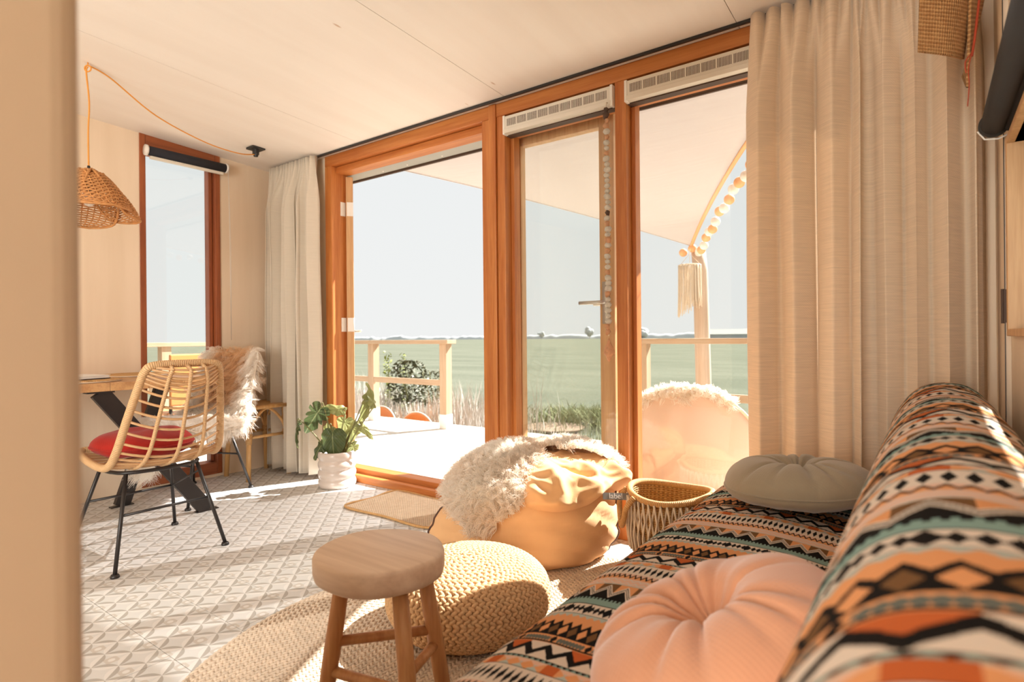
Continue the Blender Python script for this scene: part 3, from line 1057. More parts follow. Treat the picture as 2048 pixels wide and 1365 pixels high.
def shrub(name, label, loc, h, w, n, leaf, mat, stems=6, upright=False):
    t = thing(name, label, 'shrub', loc)
    st = MB()
    lv = MB()
    for i in range(stems):
        a = R.uniform(0, 2 * pi)
        rr = R.uniform(0.1, 1.0) * w
        tip = (math.cos(a) * rr, math.sin(a) * rr, h * R.uniform(0.65, 1.0))
        st.tube(spline([(0.02 * math.cos(a), 0.02 * math.sin(a), 0), (tip[0] * .35, tip[1] * .35, tip[2] * .5), tip], 4), [0.006] * 9, 5)
    for _ in range(n):
        a = R.uniform(0, 2 * pi)
        z = h * (R.uniform(0.15, 1.0) if upright else R.uniform(0.3, 1.0))
        rr = w * math.sqrt(R.random()) * (1 if upright else math.sqrt(max(0.05, 1 - ((z / h - 0.62) / 0.45) ** 2)))
        c = Vector((math.cos(a) * rr, math.sin(a) * rr, z))
        mt = Matrix.Rotation(R.uniform(0, 6.28), 4, 'Z') @ Matrix.Rotation(R.uniform(-1, 1), 4, 'X') @ Matrix.Rotation(R.uniform(-1, 1), 4, 'Y')
        s = leaf * R.uniform(0.6, 1.3)
        q = [Vector((-s, 0, 0)), Vector((0, -s * .5, s * .15)), Vector((s, 0, 0)), Vector((0, s * .5, s * .15))]
        lv.add([tuple(c + mt @ p) for p in q], [(0, 1, 2, 3)], [(0, 0), (.5, 0), (1, 1), (0, 1)])
    st.build('stem', M['stem'], t)
    o = lv.build('foliage', mat, t)
    o['kind'] = 'stuff'
    return t
M['bushleaf'] = plain('shrub_leaf', (0.13, 0.13, 0.065), 0.5, 0.4, 30)
M['limeleaf'] = plain('lime_leaf', (0.30, 0.34, 0.07), 0.5, 0.3, 30)
shrub('round_shrub', 'dark leafy shrub behind the terrace rail, the larger of two', (-7.20, 6.9, ZG), 1.05, 0.36, 650, 0.045, M['bushleaf'])
shrub('round_shrub', 'small sparse shrub next to the larger dark one behind the rail', (-6.62, 6.9, ZG), 0.90, 0.24, 220, 0.04, M['bushleaf'])
shrub('shoot', 'yellow-green upright shoot behind the terrace rail, further from the corner post', (-7.85, 7.0, ZG), 1.2, 0.07, 130, 0.035, M['limeleaf'], 2, True)
shrub('shoot', 'yellow-green upright shoot rising behind the dark shrub', (-7.50, 7.05, ZG), 1.17, 0.07, 110, 0.035, M['limeleaf'], 2, True)
tag(MB().tube([(-6.0, 8.6, ZG - 0.05), (-6.02, 8.6, 0.37)], 0.025, 8).build('fence_post', M['iron']), 'thin dark fence post standing in the pasture grass', 'post')
tag(MB().lathe([(0, 0.0), (0.46, 0.0), (0.48, 0.012), (0.48, 0.03), (0.44, 0.035), (0.42, 0.03), (0, 0.026)], 40, (-4.72, 7.55, ZG + 0.02)).build('round_mat', plain('brown_mesh', (0.26, 0.17, 0.11), 0.9, 0.25, 60)), 'round brown mat lying on the grass beyond the terrace', 'mat')

# far trees, hedge and barn on the horizon
M['far'] = plain('hazed_bare_tree', (0.52, 0.54, 0.54), 1.0, 0.1, 0.2)  # distance haze is painted into this pale grey
def far_tree(x, y, h, w, label):
    t = thing('far_tree', label, 'tree', (x, y, ZG), 0, 'trees on the horizon')
    MB().tube([(0, 0, 0), (0, 0, h * 0.5)], [h * 0.03, h * 0.02], 6).build('trunk', M['bark'], t)
    mb = MB()
    for _ in range(14):
        a = R.uniform(0, 2 * pi); q = R.random()
        mb.ball((math.cos(a) * w * q * .6, math.sin(a) * w * q * .6, h * R.uniform(0.42, 0.85)), w * R.uniform(.22, .38), 7, 5)
    mb.build('crown', M['far'], t)
for x, y, h, w, l in ((-215, 300, 6, 4.2, 'bare tree on the horizon seen through the open door near the left'), (-196, 300, 4.5, 3, 'low bare tree on the horizon above the middle of the door rail'),
                      (-162, 300, 6.5, 5, 'wide bare tree on the horizon above the rail corner post'), (-123, 260, 7, 5, 'pale round tree on the horizon behind the middle window'),
                      (-112, 260, 5, 6, 'low spreading tree on the horizon behind the middle window'), (-40, 250, 7.5, 9, 'broad tree on the horizon beside the long curtain'),
                      (-52, 250, 4.5, 6, 'small tree on the horizon between pole and curtain')):
    far_tree(x, y, h, w, l)
mb = MB()
def hedge(u, v):
    x = -420 + 460 * u
    h = 2.4 + 1.6 * mnoise.noise(Vector((x * 0.05, 0, 3))) + 0.9 * mnoise.noise(Vector((x * 0.23, 5, 0)))
    return (x, 320 + 6 * v, ZG + max(0.6, h) * math.sin(pi * v))
o = mb.grid(hedge, 300, 6).build('far_hedge', M['far'])
tag(o, 'long low hedge line along the horizon', 'hedge'); o['kind'] = 'stuff'
bn = thing('barn', 'low grey barn on the horizon behind the wooden pole', 'building', (-66, 240, ZG))
boxo('wall', (-9, -4, 0), (9, 4, 1.9), M['far'], bn)
MB().add([(-9.5, -4.5, 1.8), (9.5, -4.5, 1.8), (9.5, 4.5, 1.8), (-9.5, 4.5, 1.8), (-9.5, 0, 3.9), (9.5, 0, 3.9)], [(0, 1, 5, 4), (2, 3, 4, 5), (0, 4, 3), (1, 2, 5), (3, 2, 1, 0)]).build('roof', M['grey'], bn, False)

# terrace rails
def railing(label, loc, pts, ztop=0.965, zmid=0.50, run='x', gloves=()):
    t = thing('terrace_railing', label, 'railing', (0, 0, 0))
    (xa, ya), (xb, yb) = pts[0], pts[-1]
    mt = M['deal'] if run == 'x' else M['deal_y']
    e = 0.10
    if run == 'x':
        boxo('top_rail', (min(xa, xb) - e * .4, ya - 0.075, ztop - 0.045), (max(xa, xb) + e, ya + 0.075, ztop), mt, t, 0.004)
        boxo('mid_rail', (min(xa, xb), ya - 0.035, zmid - 0.045), (max(xa, xb), ya + 0.0, zmid + 0.02), mt, t, 0.004)
    else:
        boxo('top_rail', (xa - 0.075, min(ya, yb), ztop - 0.045), (xa + 0.075, max(ya, yb), ztop), mt, t, 0.004)
        boxo('mid_rail', (xa - 0.035, min(ya, yb), zmid - 0.045), (xa, max(ya, yb), zmid + 0.02), mt, t, 0.004)
    for x, y in pts:
        boxo('post', (x - 0.05, y - 0.04, ZD + 0.01), (x + 0.05, y + 0.055, ztop - 0.045), M['deal_z'], t, 0.004)
        s = MB().box((x - 0.054, y - 0.044, ZD), (x + 0.054, y + 0.059, ZD + 0.16))
        s.build('post_shoe', M['white'], t, False, 0.002)
    return t
railing('spruce terrace railing beyond the open door, ending at a corner post', None, [(-4.36, 4.72), (-5.56, 4.72), (-6.5, 4.72)])
railing('spruce terrace railing behind the round peach lounge chair', None, [(-2.03, 4.72), (-0.6, 4.72), (1.2, 4.72)])
railing('spruce terrace railing seen through the tall narrow window', None, [(-6.52, 4.5), (-6.52, 2.73), (-6.52, 0.6)], run='y')

# pole, sail, lanterns, macrame
pole = thing('sail_pole', 'round weathered wooden pole holding the corner of the shade sail', 'pole', (-1.60, 5.02, ZG))
MB().tube([(0.02, 0, -0.2), (0.0, 0, 1.0), (-0.02, 0.0, 2.0), (-0.035, 0, 2.17)], [0.068, 0.066, 0.062, 0.06], 20).build('shaft', M['bark'], pole)
MB().tube([(-0.04, -0.02, 2.15), (-0.06, -0.06, 2.20)], 0.007, 6).build('eye_bolt', M['steel'], pole)

P1, P3, P4 = Vector((-1.665, 4.93, 1.765)), Vector((-0.34, 2.80, 2.30)), Vector((-3.75, 2.80, 2.42))
sail = MB()
def bow(a, b, t, c, amt): return a.lerp(b, t) + (c - a.lerp(b, .5)) * (4 * t * (1 - t) * amt)
cen = (P1 + P3 + P4) / 3
def sail_fn(u, v):
    e0 = bow(P4, P1, v, cen, 0.10)
    e1 = bow(P3, P1, v, cen, 0.06)
    p = e0.lerp(e1, u)
    p.z -= 0.10 * math.sin(pi * u) * math.sin(pi * v) * 0.6
    if v < 0.01: p.y += 0.0
    return p
so_ = sail.grid(sail_fn, 28, 28, lambda u, v: (u * 3.8 * (1 - v), v * 2.8)).build('shade_sail', M['sail'])
so_.modifiers.new('solid', 'SOLIDIFY').thickness = 0.0008
sl = thing('shade_sail', 'cream triangular shade sail stretched over the terrace', 'sail')
so_.name = 'sail_cloth'; so_.parent = sl
hem = [bow(P3, P1, i / 30, cen, 0.06) for i in range(31)]
MB().tube(hem, 0.009, 6, flat=1.8).build('hem', M['lantern_o'], sl)
hem2 = [bow(P4, P1, i / 30, cen, 0.10) for i in range(31)]
MB().tube(hem2, 0.006, 6).build('hem', M['sail'], sl)

gl = thing('lantern_string', 'string of white and orange ball lanterns along the sail edge', 'string lights')
lp = []
for i in range(61):
    q = bow(P3, P1, 0.25 + 0.75 * i / 60, cen, 0.06)
    lp.append(q + Vector((0.055, 0.03, -0.045 - 0.02 * math.sin(i * 0.5))))
MB().tube(lp, 0.0025, 5).build('wire', M['white'], gl)
for i in range(17):
    q = lp[min(60, int(i * 3.7) + 1)]
    MB().ball((0, 0, 0), 0.036, 14, 10).build('lantern', M['lantern_o'] if i % 2 else M['lantern_w'], gl).location = q + Vector((0, 0, -0.034))
for dx in (-0.08, 0.06, 0.0):
    MB().ball((0, 0, 0), 0.036, 14, 10).build('lantern', M['lantern_w'] if dx > 0.03 else M['lantern_o'], gl).location = P1 + Vector((dx, 0.02, -0.05 + 0.03 * (dx == 0)))

mc = thing('macrame_hanging', 'pale macrame tassel ring hanging against the wooden pole', 'hanging', (-1.66, 4.87, 1.59))
MB().tube([(0.09 * math.cos(a), 0.09 * math.sin(a), 0) for a in [2 * pi * i / 24 for i in range(24)]], 0.006, 6, closed=True).build('ring', M['macrame'], mc)
MB().tube([(0, 0, 0.14), (0.0, 0, 0.0)], 0.002, 5).tube([(-.09, 0, 0), (0, 0, 0.1), (.09, 0, 0)], 0.002, 5).build('cord', M['macrame'], mc)
st = MB()
for i in range(70):
    a = 2 * pi * i / 70
    rr = 0.09 + R.uniform(-.006, .006)
    L = 0.40 * R.uniform(0.85, 1.0) - 0.05 * math.cos(a)
    st.tube(spline([(rr * math.cos(a), rr * math.sin(a), 0), (rr * math.cos(a) * 1.02, rr * math.sin(a), -L * .5), ((rr + R.uniform(0, .012)) * math.cos(a), (rr + R.uniform(0, .012)) * math.sin(a), -L)], 3), 0.0035, 4)
o = st.build('fringe', M['macrame'], mc); o['kind'] = 'stuff'

def round_chair(label, loc, rz, mat, scale=1.0):
    """lounge chair with a big round shell back, local +y is the back side the camera sees from"""
    t = thing('lounge_chair', label, 'chair', loc, rz)
    s = scale
    def back(u, v):
        r = v * 0.44 * s
        a = u * 2 * pi
        return (r * math.cos(a) * 1.02, 0.10 * s * (1 - (r / (.44 * s)) ** 2) - 0.02, 0.25 * s + r * math.sin(a))
    b = MB().grid(back, 56, 10, closed_u=True).build('back_shell', mat, t, weld=True)
    b.modifiers.new('solid', 'SOLIDIFY').thickness = 0.02
    MB().tube([(0.45 * s * math.cos(a), -0.02, 0.25 * s + 0.44 * s * math.sin(a)) for a in [2 * pi * i / 56 for i in range(56)]], 0.011, 8, closed=True).build('rim', M['coral_rim'], t)
    MB().lathe([(0, 0.20 * s), (0.36 * s, 0.20 * s), (0.39 * s, 0.23 * s), (0.39 * s, 0.28 * s), (0.35 * s, 0.31 * s), (0, 0.32 * s)], 36, (0, -0.40 * s, 0)).build('seat', mat, t)
    for dx, dy in ((-.25, -.2), (.25, -.2), (-.25, -.62), (.25, -.62)):
        MB().tube([(dx * s, dy * s, 0.21 * s), (dx * s * 1.15, dy * s, 0.0)], [0.016, 0.011], 8).build('leg', M['coral_rim'], t)
    return t
lc = round_chair('round-backed peach lounge chair just outside the window by the curtain', (-1.20, 3.42, ZD), math.radians(180 + 12), M['coral'], 1.0)
round_chair('orange round-backed chair below the terrace edge, nearer the door hinge', (-6.25, 5.5, ZG), math.radians(-5), M['orange'], 0.69)
round_chair('orange round-backed chair below the terrace edge, nearer the corner post', (-5.50, 5.42, ZG), math.radians(5), M['orange'], 0.66)

oc = thing('garden_chair', 'orange garden chair outside the tall narrow window', 'chair', (-4.95, 2.20, ZD), math.radians(90))
bk = MB()
bk.box((-0.19, -0.25, 0.50), (0.19, -0.225, 0.90))
bk.build('backrest', M['orange'], oc, False, 0.012, 3)
boxo('seat', (-0.2, -0.22, 0.42), (0.2, 0.2, 0.45), M['orange'], oc, 0.01)
for dx in (-.17, .17):
    MB().tube([(dx, 0.17, 0.42), (dx * 1.1, 0.2, 0.0)], 0.013, 8).build('leg', M['iron'], oc)
    MB().tube([(dx, -0.23, 0.88), (dx, -0.21, 0.42), (dx * 1.1, -0.25, 0.0)], 0.013, 8).build('leg', M['iron'], oc)

# ------------------------------------------------------------------ curtains, rail, blinds, vents
def curtain(name, label, x0, x1, y0, zt, zb, folds, mat, seed, amp=0.045, flare=0.0, ends=(0, 0)):
    t = thing(name, label, 'curtain', ((x0 + x1) / 2, y0, 0))
    rr = random.Random(seed)
    ws = [rr.uniform(0.5, 1.6) for _ in range(folds)]
    tot = sum(ws)
    cum = [0]
    for w in ws: cum.append(cum[-1] + w / tot)
    am = [rr.uniform(0.6, 1.3) for _ in range(folds)]
    sk = [rr.uniform(-0.5, 0.5) for _ in range(folds)]
    pinch = [rr.uniform(0.8, 1.2) for _ in range(folds)]
    def fn(u, v):
        k = max(i for i in range(folds) if cum[i] <= u + 1e-9)
        q = (u - cum[k]) / (cum[k + 1] - cum[k])
        d = 1 - v                                     # 0 at the top
        # body fold: round belly with a tight valley, sharper lower down
        body = abs(math.sin(pi * q)) ** (0.55 + 0.12 * math.sin(3 * d + k))
        # pinch pleats at the heading
        head = abs(math.sin(2 * pi * q * 1.0 + k)) ** 0.7
        w = smoothf(0.0, 0.16, d)
        f = head * 0.42 * (1 - w) + body * am[k] * w
        x = x0 + (x1 - x0) * u
        xc = (x0 + x1) / 2
        pull = 1.0 - 0.06 * (1 - min(1, d * 6)) + flare * d * d
        x = xc + (x - xc) * pull + 0.012 * math.sin(2 * pi * q + sk[k]) * w + sk[k] * 0.02 * d
        y = y0 + 0.03 - amp * 2 * f + 0.006 * math.sin(9 * d + k * 2.1) * w
        z = zb + (zt - zb) * v + (0.006 * math.sin(k * 2.3 + q * 3) if v < 0.001 else 0)
        return (x - (x0 + x1) / 2, y - y0, z)
    L = (x1 - x0) * 1.8
    o = MB().grid(fn, folds * 18, 40, lambda u, v: (u * L, v * (zt - zb))).build('cloth', mat, t)
    o.modifiers.new('solid', 'SOLIDIFY').thickness = 0.0016
    # stitched heading tape hooked to the rail
    tp = MB().grid(lambda u, v: tuple(Vector(fn(u, 1.0)) + Vector((0, 0.004, -0.055 * v))), folds * 12, 2)
    tp.build('heading_tape', mat, t)
    return t
curtain('curtain', 'cream linen curtain drawn aside beside the plant pot', -4.10, -3.50, 2.475, 2.292, 0.035, 8, M['linen'], 3, 0.052, 0.02)
curtain('curtain', 'long sand-coloured linen curtain hanging behind the sofa', -0.615, 0.15, 2.475, 2.292, 0.03, 8, M['linen_dark'], 23, 0.058, 0.0)

rl = thing('curtain_rail', 'slim black curtain track along the ceiling', 'curtain rail', (0, 0, 0))
boxo('track', (-4.1, 2.512, cz(2.52) - 0.012), (0.17, 2.530, cz(2.52) - 0.0005), M['dark'], rl, 0.001)
boxo('groove', (-4.1, 2.518, cz(2.52) - 0.0145), (0.17, 2.524, cz(2.52) - 0.012), M['brown'], rl)

def vent(label, a, b):
    t = thing('air_vent', label, 'vent', (0, 0, 0), 0, 'slotted window vents')
    ya = YW - 0.030
    boxo('housing', (a + 0.012, ya, 2.112), (b - 0.012, YW + 0.043, 2.208), M['vent'], t, 0.004)
    boxo('lip', (a + 0.012, ya - 0.008, 2.112), (b - 0.012, ya + 0.002, 2.135), M['vent'], t, 0.002)
    boxo('gasket', (a + 0.004, ya + 0.03, 2.106), (b - 0.004, YW + 0.043, 2.112), M['brown'], t)
    for x in (a + 0.002, b - 0.016):
        boxo('end_cap', (x, ya - 0.004, 2.108), (x + 0.014, YW + 0.043, 2.211), M['white'], t, 0.002)
    s = MB()
    x = a + 0.03
    k = 0
    while x < b - 0.03:
        if k % 11 != 10:
            s.box((x, ya - 0.0006, 2.150), (x + 0.0028, ya + 0.004, 2.190))
        x += 0.0062
        k += 1
    o = s.build('slot', M['brown'], t, False)
    o['kind'] = 'stuff'
    return t
vent('slotted ivory air vent above the window with the bead garland', -1.905, -1.236)
vent('slotted ivory air vent running behind the long curtain', -1.178, WXR - 0.07)

def blind(name, label, p, q, r, mat, capm):
    t = thing(name, label, 'blind', p)
    d = Vector(q) - Vector(p)
    e = d.normalized()
    MB().tube([e * 0.012, d - e * 0.012], r, 24).build('fabric_roll', mat, t)
    for c, s in ((Vector((0, 0, 0)), 1), (d, -1)):
        MB().tube([c, c + e * (0.014 * s)], r * 1.18, 24).build('bracket', capm, t)
    return t, e, d
bt, e, d = blind('roller_blind', 'dark roller blind rolled up over the tall narrow window', (XB + 0.045, 1.632, 2.238), (XB + 0.045, 2.175, 2.238), 0.030, M['navy'], M['white'])
boxo('bottom_bar', (-0.012, 0.03, -0.052), (0.012, d.length - 0.03, -0.034), M['vent'], bt, 0.003)
ch = MB().tube([(0.03, d.length - 0.006, 0.0), (0.032, d.length + 0.0, -0.6), (0.03, d.length + 0.006, -1.25), (0.024, d.length + 0.012, -0.6), (0.024, d.length - 0.004, 0.0)], 0.0016, 5)
ch.build('pull_chain', M['white'], bt)
bt, e, d = blind('roller_blind', 'charcoal roller blind on the wall above the sofa back', (XR - 0.046, 0.25, 1.585), (XR - 0.046, 2.15, 1.585), 0.030, M['navy'], M['dark'])
MB().tube([(0.034, 0.012, -0.012), (0.034, d.length - 0.012, -0.012)], 0.014, 12).build('fabric_fold', M['navy'], bt)
MB().tube([(-0.036, d.length + 0.001, -0.01), (-0.02, d.length + 0.001, -0.036), (0.01, d.length + 0.001, -0.04), (0.04, d.length + 0.001, -0.028)], 0.0025, 6).build('hem_edge', M['white'], bt)

# ------------------------------------------------------------------ bead garland
ga = thing('bead_garland', 'hanging string of shell beads with a big shell at its end', 'garland', (-1.262, YW - 0.05, 0))
gz, gb = 2.085, 0.90
MB().tube([(0, 0, 2.118), (0.0, 0, 1.5), (0.003, 0, gb + 0.09)], 0.0018, 5).tube([(0, 0.018, 2.125), (0, 0, 2.122), (0, 0, 2.112)], 0.003, 6).build('string', M['macrame'], ga)
bead_a = MB().lathe([(0, -0.011), (0.009, -0.009), (0.0145, 0.0), (0.010, 0.009), (0, 0.012)], 10).mesh('bead')
bead_b = MB().lathe([(0, -0.016), (0.006, -0.013), (0.010, -0.003), (0.013, 0.006), (0.005, 0.013), (0, 0.015)], 9).mesh('bead')
bead_a.materials.append(M['shell']); bead_b.materials.append(M['shell_o'])
bead_c = bead_b.copy(); bead_c.materials.clear(); bead_c.materials.append(M['brown'])
nb = 42
for i in range(nb):
    z = gz - (gz - gb - 0.11) * i / (nb - 1)
    me = bead_c if i in (0, 1, 19) else (bead_b if R.random() < 0.3 else bead_a)
    o = link('bead', me, None, ga)
    o.location = (R.uniform(-.003, .003), R.uniform(-.003, .003), z)
    o.rotation_euler = (R.uniform(-.5, .5), R.uniform(-.5, .5), R.uniform(0, 6))
    s = R.uniform(0.95, 1.35); o.scale = (s, s, s)
MB().lathe([(0, 0.085), (0.006, 0.07), (0.010, 0.055), (0.014, 0.05), (0.022, 0.03), (0.021, 0.024), (0.027, 0.012), (0.024, 0.006), (0.019, -0.004), (0.016, -0.006), (0.010, -0.022), (0.004, -0.032), (0, -0.036)], 16, (0.003, 0, gb)).build('shell', M['shell_o'], ga)

# ------------------------------------------------------------------ sofa with banded throw
sofa = thing('sofa', 'low sofa under a black, orange and teal banded throw', 'sofa', (0, 0, 0))
def prof2(P, n=6):
    return [(p.x, p.y) for p in spline([(a, b, 0) for a, b in P], n)]
seat_p = prof2([(-0.665, 0.03), (-0.69, 0.15), (-0.703, 0.27), (-0.692, 0.36), (-0.645, 0.412), (-0.55, 0.435), (-0.38, 0.442), (-0.22, 0.430), (-0.12, 0.415)])
back_p = prof2([(-0.185, 0.40), (-0.165, 0.50), (-0.125, 0.64), (-0.085, 0.75), (-0.035, 0.815), (0.03, 0.838), (0.095, 0.822), (0.14, 0.77), (0.160, 0.65), (0.165, 0.40)])
def sweep(P, ya, yb, ny, wob, seed, roundend=0.0):
    arc = [0]
    for a, b in zip(P[:-1], P[1:]): arc.append(arc[-1] + math.hypot(b[0] - a[0], b[1] - a[1]))
    cx, czz = sum(p[0] for p in P) / len(P), 0.35
    mb = MB()
    n = len(P)
    ys = [ya + (yb - ya) * j / ny for j in range(ny + 1)]
    if roundend:
        ys += [yb + roundend * math.sin(pi / 2 * k / 5) for k in range(1, 6)]
    for j, y in enumerate(ys):
        sc = 1.0
        if y > yb:
            sc = 0.55 + 0.45 * math.sqrt(max(0, 1 - ((y - yb) / roundend) ** 2))
        for i, (x, z) in enumerate(P):
            w = wob * mnoise.noise(Vector((x * 4, y * 3.0, z * 4 + seed))) + wob * 0.4 * mnoise.noise(Vector((x * 11, y * 9, z * 11 + seed)))
            xx, zz = cx + (x - cx) * sc, czz + (z - czz) * sc
            mb.v.append((xx + (w * 0.5 if z > 0.05 else 0), y, zz + (w if z > 0.05 else 0)))
            # bands wander a little, as the loose cover does
            vv = y - 0.732 + 0.012 * mnoise.noise(Vector((x * 3 + seed, y * 1.5, 0))) + 0.07 * (arc[i] - arc[n // 3]) * (0 if seed < 5 else 0)
            mb.uv.append((arc[i] * (0.62 if seed > 5 else 1.0), vv + 5.09 - (0.03 if seed > 5 else 0)))
    for j in range(len(ys) - 1):
        for i in range(n - 1):
            a = j * n + i
            mb.f.append((a, a + 1, a + 1 + n, a + n))
    mb.f.append(tuple(range(n)))
    e = (len(ys) - 1) * n
    mb.f.append(tuple(e + i for i in reversed(range(n))))
    return mb
sweep(seat_p, 0.175, 2.30, 90, 0.008, 1, 0.06).build('seat_mattress', M['kilim'], sofa)
sweep(back_p, 0.175, 2.24, 90, 0.010, 9, 0.10).build('back_bolster', M['kilim'], sofa)
boxo('base', (-0.62, 0.18, 0.0), (0.16, 2.28, 0.30), M['ply_wall'], sofa)

def round_cushion(name, label, cat, loc, rot, r, h, mat, pleats, seed, dimple=0.55):
    t = thing(name, label, cat, loc)
    t.rotation_euler = rot
    P = []
    N1 = 44
    for i in range(N1 + 1):                            # round plump section from the underside over the rim to the dimple
        a = -pi / 2 + pi * i / N1
        rr_ = r * abs(math.cos(a)) ** 0.62
        zz_ = h * 0.5 * (abs(math.sin(a)) ** 0.85) * (1 if a > 0 else -0.75)
        if a > 0:
            q_ = rr_ / r
            zz_ *= 1 + 0.10 * math.sin(pi * q_) - dimple * 1.25 * math.exp(-(q_ / 0.22) ** 2)
        P.append((rr_, zz_))
    P[0] = (0, P[0][1]); P[-1] = (0, P[-1][1])
    off = [NR.uniform(0.3, 1.7) for _ in range(pleats)]
    def fn(p, a, i):
        rad = math.hypot(p.x, p.y) / r
        k = (a / (2 * pi) + 0.035 * math.sin(2 * a + seed) + 0.02 * math.sin(5 * a + 2 * seed)) * pleats % pleats
        j = int(k) % pleats
        g = 1 - abs(((k % 1) - 0.5) * 2)                # 0 at crease
        crease = math.exp(-(g / 0.35) ** 2) * off[j]
        depth = 0.012 * max(0, math.sin(pi * min(1, rad))) ** 0.6 * (1.4 - rad)
        dd = crease * depth * (1 if p.z > 0 else 0.3)
        w = mnoise.noise(Vector((p.x * 7 + seed, p.y * 7, p.z * 7))) * 0.006
        s = 1 + (w - dd * 0.5) / max(0.05, r) * min(1, rad * 1.5)
        return Vector((p.x * s, p.y * s, p.z - dd + w))
    MB().lathe(P, 120, (0, 0, 0), fn).build('cushion_body', mat, t, weld=True)
    ring = [fn(Vector((r * 1.0 * math.cos(a), r * math.sin(a), 0)), a, 0) * 1.003 for a in [2 * pi * i / 100 for i in range(100)]]
    MB().tube(ring, 0.003, 6, closed=True).build('seam', mat, t)
    return t
round_cushion('round_cushion', 'round sage green cushion at the far end of the sofa', 'cushion', (-0.345, 2.02, 0.512), (math.radians(-2), math.radians(-3), 0.4), 0.225, 0.15, M['sage'], 11, 3, 0.42)
round_cushion('round_cushion', 'large round peach velvet cushion leaning on the sofa back', 'cushion', (-0.275, 0.925, 0.505), (math.radians(3), math.radians(-22), 0.2), 0.215, 0.155, M['peach'], 12, 8, 0.62)

# ------------------------------------------------------------------ wooden stool
sx, sy, sr = -1.105, 0.955, 0.157
stl = thing('stool', 'small round teak stool standing on the jute rug', 'stool', (sx, sy, 0.018), 0.0)
def wob(p, a, i): return Vector((p.x * (1 + 0.02 * math.sin(2 * a + 1) + 0.012 * math.sin(5 * a)), p.y * (1 + 0.02 * math.sin(2 * a + 1) + 0.012 * math.sin(5 * a)), p.z))
ST = 0.452
MB().lathe([(0, ST - 0.063), (sr - 0.014, ST - 0.063), (sr - 0.004, ST - 0.056), (sr, ST - 0.040), (sr, ST - 0.010), (sr - 0.003, ST - 0.003), (sr - 0.010, ST), (0, ST)], 64, (0, 0, 0), wob).build('seat', M['teak_top'], stl)
LG = []
for ang, r0_, r1_ in ((183, 0.090, 0.150), (-50, 0.095, 0.158), (22, 0.108, 0.168)):
    a = math.radians(ang) + YAW
    LG.append((Vector((r0_ * math.cos(a), r0_ * math.sin(a), ST - 0.06)), Vector((r1_ * math.cos(a), r1_ * math.sin(a), 0.0))))
    mid = LG[-1][0].lerp(LG[-1][1], .5)
    MB().tube([LG[-1][0], mid, LG[-1][1]], [0.0185, 0.0205, 0.019], 14).build('leg', M['teak'], stl)
for i, j, z in ((0, 1, 0.155), (0, 2, 0.225), (1, 2, 0.19)):
    f = (ST - 0.06 - z) / (ST - 0.06)
    MB().tube([LG[i][0].lerp(LG[i][1], f), LG[j][0].lerp(LG[j][1], f)], 0.0125, 10).build('rung', M['teak'], stl)

# ------------------------------------------------------------------ braided jute: rug and pouf
LOBE = MB().ball((0, 0, 0), 1.0, 6, 4)
LV = np.array(LOBE.v); LF = LOBE.f
def braid_row(mb, path_fn, n, size, lift):
    """two leaning rows of plait lobes along a closed ring; path_fn(t) -> point, tangent, outward, side"""
    for i in range(n):
        for sgn in (-1, 1):
            p, tg, out, side = path_fn((i + (0.25 if sgn > 0 else -0.25)) / n)
            ax = (tg * 0.82 + side * (0.57 * sgn)).normalized()
            bx = out.cross(ax).normalized()
            c = p + side * (size[2] * sgn) + out * lift
            a, b, cc = ax * size[0], bx * size[1], out * size[1] * 0.75
            base = len(mb.v)
            W = LV[:, :1] * np.array(a) + LV[:, 1:2] * np.array(b) + LV[:, 2:3] * np.array(cc) + np.array(c)
            mb.v += [tuple(q) for q in W]
            mb.uv += [(0, 0)] * len(W)
            mb.f += [tuple(j + base for j in f) for f in LF]
rug_c, rug_r = (-0.915, 1.33), 1.0
rug = thing('round_rug', 'large round braided jute rug under stool and pouf', 'rug', (rug_c[0], rug_c[1], 0.0))
MB().lathe([(0, 0.001), (rug_r - 0.012, 0.001), (rug_r - 0.004, 0.006), (rug_r - 0.012, 0.010), (0, 0.010)], 96).build('backing', M['jute_rug'], rug)
mb = MB()
r = rug_r - 0.014
while r > 0.10:
    def pf(t, r=r):
        a = 2 * pi * t
        o = Vector((math.cos(a), math.sin(a), 0))
        return o * r, Vector((-math.sin(a), math.cos(a), 0)), Vector((0, 0, 1)), o
    # only the open part of the rug shows its plait; under the sofa the backing carries on
    n = max(12, int(2 * pi * r / 0.021))
    sub = MB()
    braid_row(sub, pf, n, (0.0145, 0.0062, 0.0052), 0.010)
    k = len(LV)
    for j in range(0, len(sub.v), k):
        c = sub.v[j]
        if rug_c[0] + c[0] < -0.62 and rug_c[1] + c[1] > 0.3:
            mb.add(sub.v[j:j + k], LF, [(0, 0)] * k)
    r -= 0.0235
o = mb.build('braid', M['jute_rug'], rug); o['kind'] = 'stuff'

